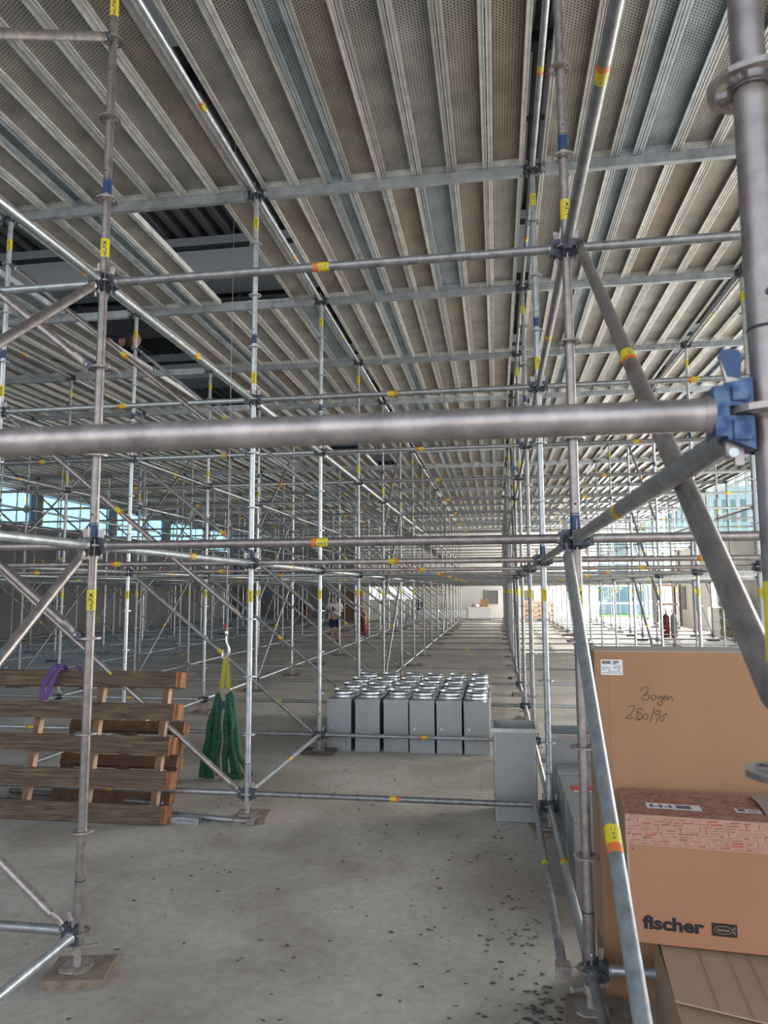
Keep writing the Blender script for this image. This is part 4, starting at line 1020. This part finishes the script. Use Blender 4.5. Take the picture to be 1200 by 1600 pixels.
# ------------------------------------------------------------------ people
def skinned(name, verts, edges, radii, mat, parent, sub=2):
    me = bpy.data.meshes.new(name); me.from_pydata(verts, edges, []); me.materials.append(M[mat])
    o = bpy.data.objects.new(name, me); COL.objects.link(o); o.parent = parent
    md = o.modifiers.new('skin', 'SKIN'); md.use_smooth_shade = True
    for k, v in enumerate(me.skin_vertices[0].data): v.radius = (radii[k] if isinstance(radii[k], tuple) else (radii[k], radii[k])); v.use_root = (k == 0)
    s_ = o.modifiers.new('sub', 'SUBSURF'); s_.levels = sub; s_.render_levels = sub
    return o
def head_mesh(mb, c, R, face=(0, -1)):
    n, m_ = 20, 14; fx, fy = face; vs = []
    for a in range(m_+1):
        ph = PI*a/m_; z = math.cos(ph)
        for k in range(n):
            th = 2*PI*k/n; x = math.sin(ph)*math.cos(th); y = math.sin(ph)*math.sin(th)
            w_ = .78*(1-.16*max(0, -z)); d_ = .95*(1-.10*max(0, -z)); 
            # local: y<0 is the face
            lx, ly, lz = x*w_, y*d_, z*1.18
            if ly < -.6 and abs(lx) < .16: ly -= .16*math.exp(-((lz+.05)/.16)**2)      # nose
            if ly < -.5 and .14 < abs(lx) < .45 and -.02 < lz < .28: ly += .07           # eye sockets
            vs.append((c[0]+R*(lx*(-fy)-ly*fx*1), c[1]+R*(lx*fx-ly*fy*1) if False else c[1]+R*(lx*fx*1+ly*(-fy)*1), c[2]+R*lz))
    fs = [(a*n+k, (a+1)*n+k, (a+1)*n+(k+1) % n, a*n+(k+1) % n) for a in range(m_) for k in range(n)]
    mb.add(vs, fs, 'skin', True)
def fingers(verts, edges, radii, wrist, palm, d, side, curl):
    """four fingers and a thumb from the palm vertex index"""
    p = Vector(verts[palm]); d = Vector(d).normalized(); side = Vector(side).normalized(); curl = Vector(curl).normalized()
    for k, l_ in enumerate((.065, .078, .072, .055)):
        a = p+side*(-.03+.02*k)+d*.02; b_ = a+d*l_*.5+curl*.01; c_ = b_+(d*.5+curl*.8).normalized()*l_*.5
        i0 = len(verts); verts += [tuple(a), tuple(b_), tuple(c_)]; edges += [(palm, i0), (i0, i0+1), (i0+1, i0+2)]; radii += [.011, .009, .008]
    a = p-side*.035; b_ = a+(d*.6-side*.5+curl*.4).normalized()*.05
    i0 = len(verts); verts += [tuple(a), tuple(b_)]; edges += [(palm, i0), (i0, i0+1)]; radii += [.012, .009]
# standing man in white shirt and navy shorts, reading a phone
mx_, my_ = -4.02, 26.37
man = thing('person', 'man in white shirt and navy shorts standing in the background looking at his phone', 'person', (mx_, my_, 0), .28)
V = [(0, 0, .98), (0, .01, 1.15), (0, .02, 1.38), (0, .0, 1.52), (0, -.04, 1.60), (0, -.05, 1.68)]
Ed = [(0, 1), (1, 2), (2, 3), (3, 4), (4, 5)]; Ra = [(.16, .12), (.155, .115), (.17, .11), .065, .055, .06]
for s_ in (-1, 1):
    i0 = len(V)
    V += [(s_*.10, 0, .90), (s_*.11, -.01, .50), (s_*.11, .03, .10), (s_*.11, -.02, .045), (s_*.12, -.14, .03)]
    Ed += [(0, i0), (i0, i0+1), (i0+1, i0+2), (i0+2, i0+3), (i0+3, i0+4)]; Ra += [.10, .062, .042, .045, .035]
    i0 = len(V)
    V += [(s_*.20, .01, 1.43), (s_*.27, .03, 1.16), (s_*.16, -.20, 1.19), (s_*.07, -.27, 1.23), (s_*.05, -.31, 1.24)]
    Ed += [(2, i0), (i0, i0+1), (i0+1, i0+2), (i0+2, i0+3), (i0+3, i0+4)]; Ra += [.065, .047, .034, .026, .028]
    fingers(V, Ed, Ra, i0+3, i0+4, (-s_*.3, -1, .2), (0, 0, 1), (-s_, 0, 0))
skinned('body', V, Ed, Ra, 'skin', man)
q = MB(); head_mesh(q, (0, -.07, 1.745), .105); P(man, 'head', q)
for s_ in (-1, 1):
    q = MB(); q.sweep([(s_*.085, -.06, 1.72), (s_*.098, -.055, 1.745), (s_*.088, -.05, 1.77)], [.012, .016, .012], 'skin', 8); P(man, 'ear', q)
q = MB(); q.lathe([(.0, .115), (.05, .10), (.078, .06), (.086, .02), (.083, -.02)], 'hair', 18, (0, -.045, 1.755)); P(man, 'hair', q)
Vs = [(0, 0, .96), (0, .01, 1.15), (0, .02, 1.38), (0, .01, 1.50)]; Es = [(0, 1), (1, 2), (2, 3)]; Rs = [(.19, .145), (.185, .14), (.19, .13), .075]
for s_ in (-1, 1): i0 = len(Vs); Vs += [(s_*.215, .01, 1.43), (s_*.275, .02, 1.24)]; Es += [(2, i0), (i0, i0+1)]; Rs += [.085, .075]
skinned('shirt', Vs, Es, Rs, 'shirt', man)
Vs = [(0, 0, .96)]; Es = []; Rs = [(.18, .135)]
for s_ in (-1, 1): i0 = len(Vs); Vs += [(s_*.105, 0, .85), (s_*.12, -.01, .52)]; Es += [(0, i0), (i0, i0+1)]; Rs += [.125, .11]
skinned('shorts', Vs, Es, Rs, 'shorts', man)
for s_ in (-1, 1): skinned('shoe', [(s_*.11, .06, .05), (s_*.11, -.03, .05), (s_*.12, -.17, .035)], [(0, 1), (1, 2)], [(.045, .05), (.05, .05), (.045, .035)], 'shoe', man, 1)
q = MB(); q.box((mx_-.035, my_-.345, 1.20), (mx_+.035, my_-.335, 1.35), 'black'); tag(link('mobile_phone', q.mesh('mobile_phone')), 'dark mobile phone held by the standing man in white shirt', 'phone')

# worker crouching on the deck, head over the edge of the opening
wk = thing('person', 'dark-haired worker lying on the deck above, head showing through the left deck opening', 'person', (-4.35, 9.5, ZD+.07), 0)
V = [(-.55, .05, .12), (-.25, .02, .16), (.10, .0, .18), (.42, -.02, .17), (.62, -.02, .20), (.72, -.02, .21)]; Ed = [(0, 1), (1, 2), (2, 3), (3, 4), (4, 5)]; Ra = [(.14, .11), .12, .13, .12, .055, .055]
for s_ in (-1, 1):
    i0 = len(V); V += [(-.65, s_*.12, .11), (-1.05, s_*.15, .07), (-1.45, s_*.15, .05), (-1.55, s_*.15, .03)]; Ed += [(0, i0), (i0, i0+1), (i0+1, i0+2), (i0+2, i0+3)]; Ra += [.09, .06, .045, .03]
    i0 = len(V); V += [(.38, s_*.20, .14), (.0, s_*.40, .06), (.16, s_*.42, .045), (.24, s_*.42, .03)]; Ed += [(3, i0), (i0, i0+1), (i0+1, i0+2), (i0+2, i0+3)]; Ra += [.055, .042, .032, .026]
    fingers(V, Ed, Ra, i0+2, i0+3, (1, 0, 0), (0, 1, 0), (0, 0, -1))
skinned('body', V, Ed, Ra, 'skin', wk)
skinned('work_shirt', [(-.30, .02, .16), (-.10, .0, .18), (.15, .0, .19), (.42, -.02, .18), (.60, -.02, .20)], [(0, 1), (1, 2), (2, 3), (3, 4)], [(.15, .15), .155, .16, .15, .10], 'shorts', wk)
skinned('trousers', [(-.55, .05, .13), (-.65, -.12, .12), (-1.05, -.15, .08), (-1.35, -.15, .06), (-.65, .12, .12), (-1.05, .15, .08), (-1.35, .15, .06)], [(0, 1), (1, 2), (2, 3), (0, 4), (4, 5), (5, 6)], [(.16, .13), .105, .075, .06, .105, .075, .06], 'shorts', wk)
q = MB(); head_mesh(q, (.80, -.02, .21), .112, (1, 0)); P(wk, 'head', q)
q = MB(); q.lathe([(.0, .14), (.06, .125), (.095, .075), (.104, .01), (.100, -.05), (.085, -.09), (.05, -.12), (0, -.13)], 'hair', 18, (.755, -.02, .225)); P(wk, 'hair', q)

# ------------------------------------------------------------------ far background objects
o = thing('storage_chest', 'long white chest standing against the back wall at the aisle end', 'chest', (.30, 46.9, 0))
q = MB(); q.box((.03, .03, .06), (1.52, .75, .74), 'whitebox'); P(o, 'body', q)
q = MB(); q.box((0, 0, .74), (1.55, .78, .84), 'whitebox'); P(o, 'lid', q)
q = MB()
for x in (.1, 1.35): q.box((x, .1, 0), (x+.1, .2, .06), 'dark')
P(o, 'foot', q)
q = MB(); q.box((1.10, 47.1, .842), (1.60, 47.5, 1.36), 'kraft'); q.box((1.34, 47.098, .842), (1.37, 47.1, 1.36), 'kraft_light'); tag(link('cardboard_box', q.mesh('cardboard_box')), 'small brown carton standing on the white chest at the far end', 'cardboard box')
q = MB(); q.lathe([(.0, .0), (.26, .0), (.32, .06), (.27, .16), (.18, .24), (.06, .28), (0, .27)], 'pink', 14, (.80, 47.3, .842)); tag(link('plastic_bag', q.mesh('plastic_bag')), 'pale pink plastic bag lying on the white chest at the far end', 'bag')
o = thing('timber_stack', 'stack of pale timber packs standing far right of the aisle', 'timber stack', (3.85, 45.2, 0))
for k in range(4):
    q = MB(); q.box((0, 0, .10+k*.30), (1.9, .8, .32+k*.30), 'newwood'); P(o, 'timber_pack', q)
    q = MB()
    for x in (.1, .9, 1.7): q.box((x, -.01, .0+k*.30+.02), (x+.1, .8, .10+k*.30), 'palletwood')
    P(o, 'spacer', q)
# white panels stacked near the back wall, left of the aisle
for n, (x0, x1, yv, h_) in enumerate(((-3.3, -1.6, 46.2, .62), (-1.5, .1, 46.6, .55))):
    o = thing('insulation_panel_pack', 'pack of pale panels lying near the back wall, %s of the two' % ('left' if n == 0 else 'right'), 'panel pack', (x0, yv, 0))
    for k in range(5): q = MB(); q.box((0+.02*(k % 2), 0, .06+k*h_/5), (x1-x0, 1.0, .05+(k+1)*h_/5), 'whitebox'); P(o, 'panel', q)
    q = MB(); q.box((.1, .1, 0), (.2, .9, .06), 'palletwood'); q.box((x1-x0-.2, .1, 0), (x1-x0-.1, .9, .06), 'palletwood'); P(o, 'bearer', q)
q = MB(); q.tube((-6.2, 43.9, .26), (-4.9, 43.9, .26), .26, 'whitebox', 18); tag(link('foil_roll', q.mesh('foil_roll')), 'white roll lying on the floor in the far left background', 'roll')
# gas cylinders on trolleys
def cyl_trolley(loc, lab, two=False):
    o = thing('gas_cylinder_trolley', lab, 'gas cylinder', loc, .3)
    xs_ = (0,) if not two else (-.16, .16)
    for k, x in enumerate(xs_):
        q = MB(); q.lathe([(0, .08), (.11, .08), (.125, .10), (.125, .82), (.11, .92), (.05, .98), (.03, 1.0), (.03, 1.05), (0, 1.05)], 'cyl_red' if k == 0 else 'cyl_grey', 18, (x, 0, 0)); P(o, 'cylinder', q)
        q = MB(); q.tube((x, 0, 1.05), (x, 0, 1.11), .02, 'zinc_warm', 8); q.tube((x-.06, 0, 1.11), (x+.06, 0, 1.11), .025, 'zinc_warm', 8); P(o, 'valve', q)
    for x in (-.24, .24):
        q = MB(); q.tube((x-.02, .16, .14), (x+.02, .16, .14), .14, 'black', 18); P(o, 'wheel', q)
    q = MB()
    for x in (-.2, .2): q.tube((x, .14, .1), (x, .20, 1.2), .014, 'red', 8)
    for z in (.3, .8, 1.18): q.tube((-.2, .15+.05*z, z), (.2, .15+.05*z, z), .012, 'red', 8)
    q.box((-.25, -.12, .05), (.25, .14, .07), 'red'); P(o, 'frame', q)
cyl_trolley((-3.5, 29.6, 0), 'red gas cylinder on a wheeled trolley behind the standing man')
cyl_trolley((8.95, 29.2, 0), 'pair of gas cylinders on a trolley near the right wall', True)
# red pump units and brown cabinet in the far left
o = thing('red_machine', 'red boxy machine standing in the far left background by the brown cabinet', 'machine', (-9.9, 41.5, 0))
q = MB(); q.box((.3, 0, .25), (.85, .6, 1.35), 'cyl_red'); P(o, 'housing', q)
q = MB(); q.box((.35, -.02, .8), (.8, 0, 1.2), 'dark'); P(o, 'panel', q)
for x in (.4, .75):
    q = MB(); q.tube((x, -.05, .16), (x, .02, .16), .16, 'black', 14); P(o, 'wheel', q)
o = thing('wooden_cabinet', 'brown wooden cabinet standing in the far left background', 'cabinet', (-7.1, 42.0, 0))
q = MB(); q.box((0, 0, 0), (1.2, .6, 1.9), 'palletwood'); P(o, 'body', q)
for x in (.03, .61):
    q = MB(); q.box((x, -.025, .1), (x+.56, -.001, 1.85), 'palletwood'); P(o, 'door', q)
# pile of spare tubes lying in the left background
rr = random.Random(3)
for k in range(16):
    x0 = -11.6+rr.uniform(0, 2.8); yv = 40+rr.uniform(-1.2, 1.2); z = .026+.045*(k//5)
    q = MB(); q.tube((x0, yv, z), (x0+2.9, yv+rr.uniform(-.5, .5), z+rr.uniform(0, .03)), RT, 'zinc', 8)
    tag(link('loose_scaffold_tube', q.mesh('loose_scaffold_tube')), 'one of the spare tubes piled on the floor in the far left background', 'tube', 'pile of spare tubes in the far left')
# mineral wool rolls packed in white foil by the doorway
n = 0
for zc in range(4):
    for yc in range(4):
        q = MB(); q.tube((11.05, 28.6+yc*.42, .22+zc*.40), (11.75, 28.6+yc*.42, .22+zc*.40), .195, 'foil', 18, caps=False)
        q.tube((11.045, 28.6+yc*.42, .22+zc*.40), (11.055, 28.6+yc*.42, .22+zc*.40), .15, 'wool', 18); q.lathe([(0, 0)], 'wool') if False else None
        tag(link('insulation_roll', q.mesh('insulation_roll')), 'white wrapped insulation roll, %s layer from floor, %s from the near end' % (ORD[zc+1], ORD[yc+1]), 'insulation roll', 'insulation rolls by the right wall doorway')
o = thing('pallet', 'low wooden pallet under the insulation rolls by the right wall', 'pallet', (10.95, 28.3, 0))
q = MB(); q.box((0, 0, .0), (.9, 1.7, .022), 'palletwood'); P(o, 'boards', q)
o = thing('foil_stack', 'tall white wrapped stack standing in front of the dark doorway', 'stack', (11.1, 31.2, 0))
q = MB()
for k in range(6): q.box((0, 0, .0+k*.2), (.6, .6, .19+k*.2), 'foil')
P(o, 'wrapped_bales', q)
# ladder-like brown door leaf and timber by the right wall
o = thing('wooden_crate_tower', 'tall open wooden crate standing near the right wall', 'crate', (10.55, 39.3, 0))
for x, yv in ((0, 0), (1.1, 0), (0, .8), (1.1, .8)):
    q = MB(); q.box((x, yv, 0), (x+.1, yv+.1, 3.2), 'palletwood'); P(o, 'post', q)
for z in (.1, 1.1, 2.1, 3.1):
    q = MB(); q.box((0, -.02, z), (1.2, 0, z+.12), 'newwood'); P(o, 'rail', q)
# seated dark figure on the panels
sp_ = thing('person', 'person in dark clothes sitting on the pale panel pack in the far background', 'person', (-2.9, 46.5, .64), 0)
V = [(0, 0, .12), (0, .02, .32), (0, .0, .55), (0, -.03, .66), (0, -.06, .72)]; Ed = [(0, 1), (1, 2), (2, 3), (3, 4)]; Ra = [(.16, .13), .14, .15, .06, .055]
for s_ in (-1, 1):
    i0 = len(V); V += [(s_*.1, -.1, .10), (s_*.14, -.46, .12), (s_*.14, -.48, -.34), (s_*.14, -.50, -.58), (s_*.14, -.62, -.60)]; Ed += [(0, i0), (i0, i0+1), (i0+1, i0+2), (i0+2, i0+3), (i0+3, i0+4)]; Ra += [.10, .07, .05, .04, .035]
    i0 = len(V); V += [(s_*.2, .0, .50), (s_*.24, -.06, .28), (s_*.16, -.30, .24), (s_*.12, -.36, .24)]; Ed += [(2, i0), (i0, i0+1), (i0+1, i0+2), (i0+2, i0+3)]; Ra += [.06, .045, .034, .03]
skinned('body', V, Ed, Ra, 'shorts', sp_)
q = MB(); head_mesh(q, (0, -.09, .86), .10); P(sp_, 'head', q)
q = MB(); q.lathe([(.0, .11), (.05, .10), (.078, .06), (.086, .0), (.083, -.03)], 'hair', 14, (0, -.07, .87)); P(sp_, 'hair', q)

# ------------------------------------------------------------------ dry leaves and crumbs on the floor
rr = random.Random(21); q = MB()
def leaf(x, y, s_):
    a = rr.uniform(0, 2*PI); n = 7; vs = [(x, y, .004+.3*s_*rr.random())]
    for k in range(n):
        t_ = a+2*PI*k/n; rad = s_*rr.uniform(.35, 1.0); vs.append((x+rad*math.cos(t_), y+rad*.6*math.sin(t_), .002+.35*s_*rr.random()))
    q.add(vs, [(0, k+1, (k+1) % n+1) for k in range(n)], 'leaf')
for k in range(420):
    u = rr.random()
    if u < .28: x, y = rr.gauss(2.15, .28), rr.uniform(2.3, 5.2)
    elif u < .72: x, y = rr.uniform(-.6, 2.2), rr.uniform(2.2, 5.6)
    elif u < .9: x, y = rr.uniform(.1, 2.5), rr.uniform(5.5, 7.8)
    else: x, y = rr.uniform(-3, 3), rr.uniform(2.0, 14)
    if x > 2.5 and y < 6: x = 2.5-rr.random()*.3
    leaf(x, y, rr.choice((.006, .009, .012, .016, .022)))
for k in range(40): leaf(rr.gauss(2.38, .06), rr.gauss(2.62, .12), .025)
for k in range(45): leaf(rr.gauss(2.2, .09), rr.gauss(3.5, .45), rr.choice((.01, .015, .022)))
stuff(link('leaf_litter', q.mesh('leaf_litter')), 'dry brown leaf crumbs scattered over the concrete floor', 'leaf litter')
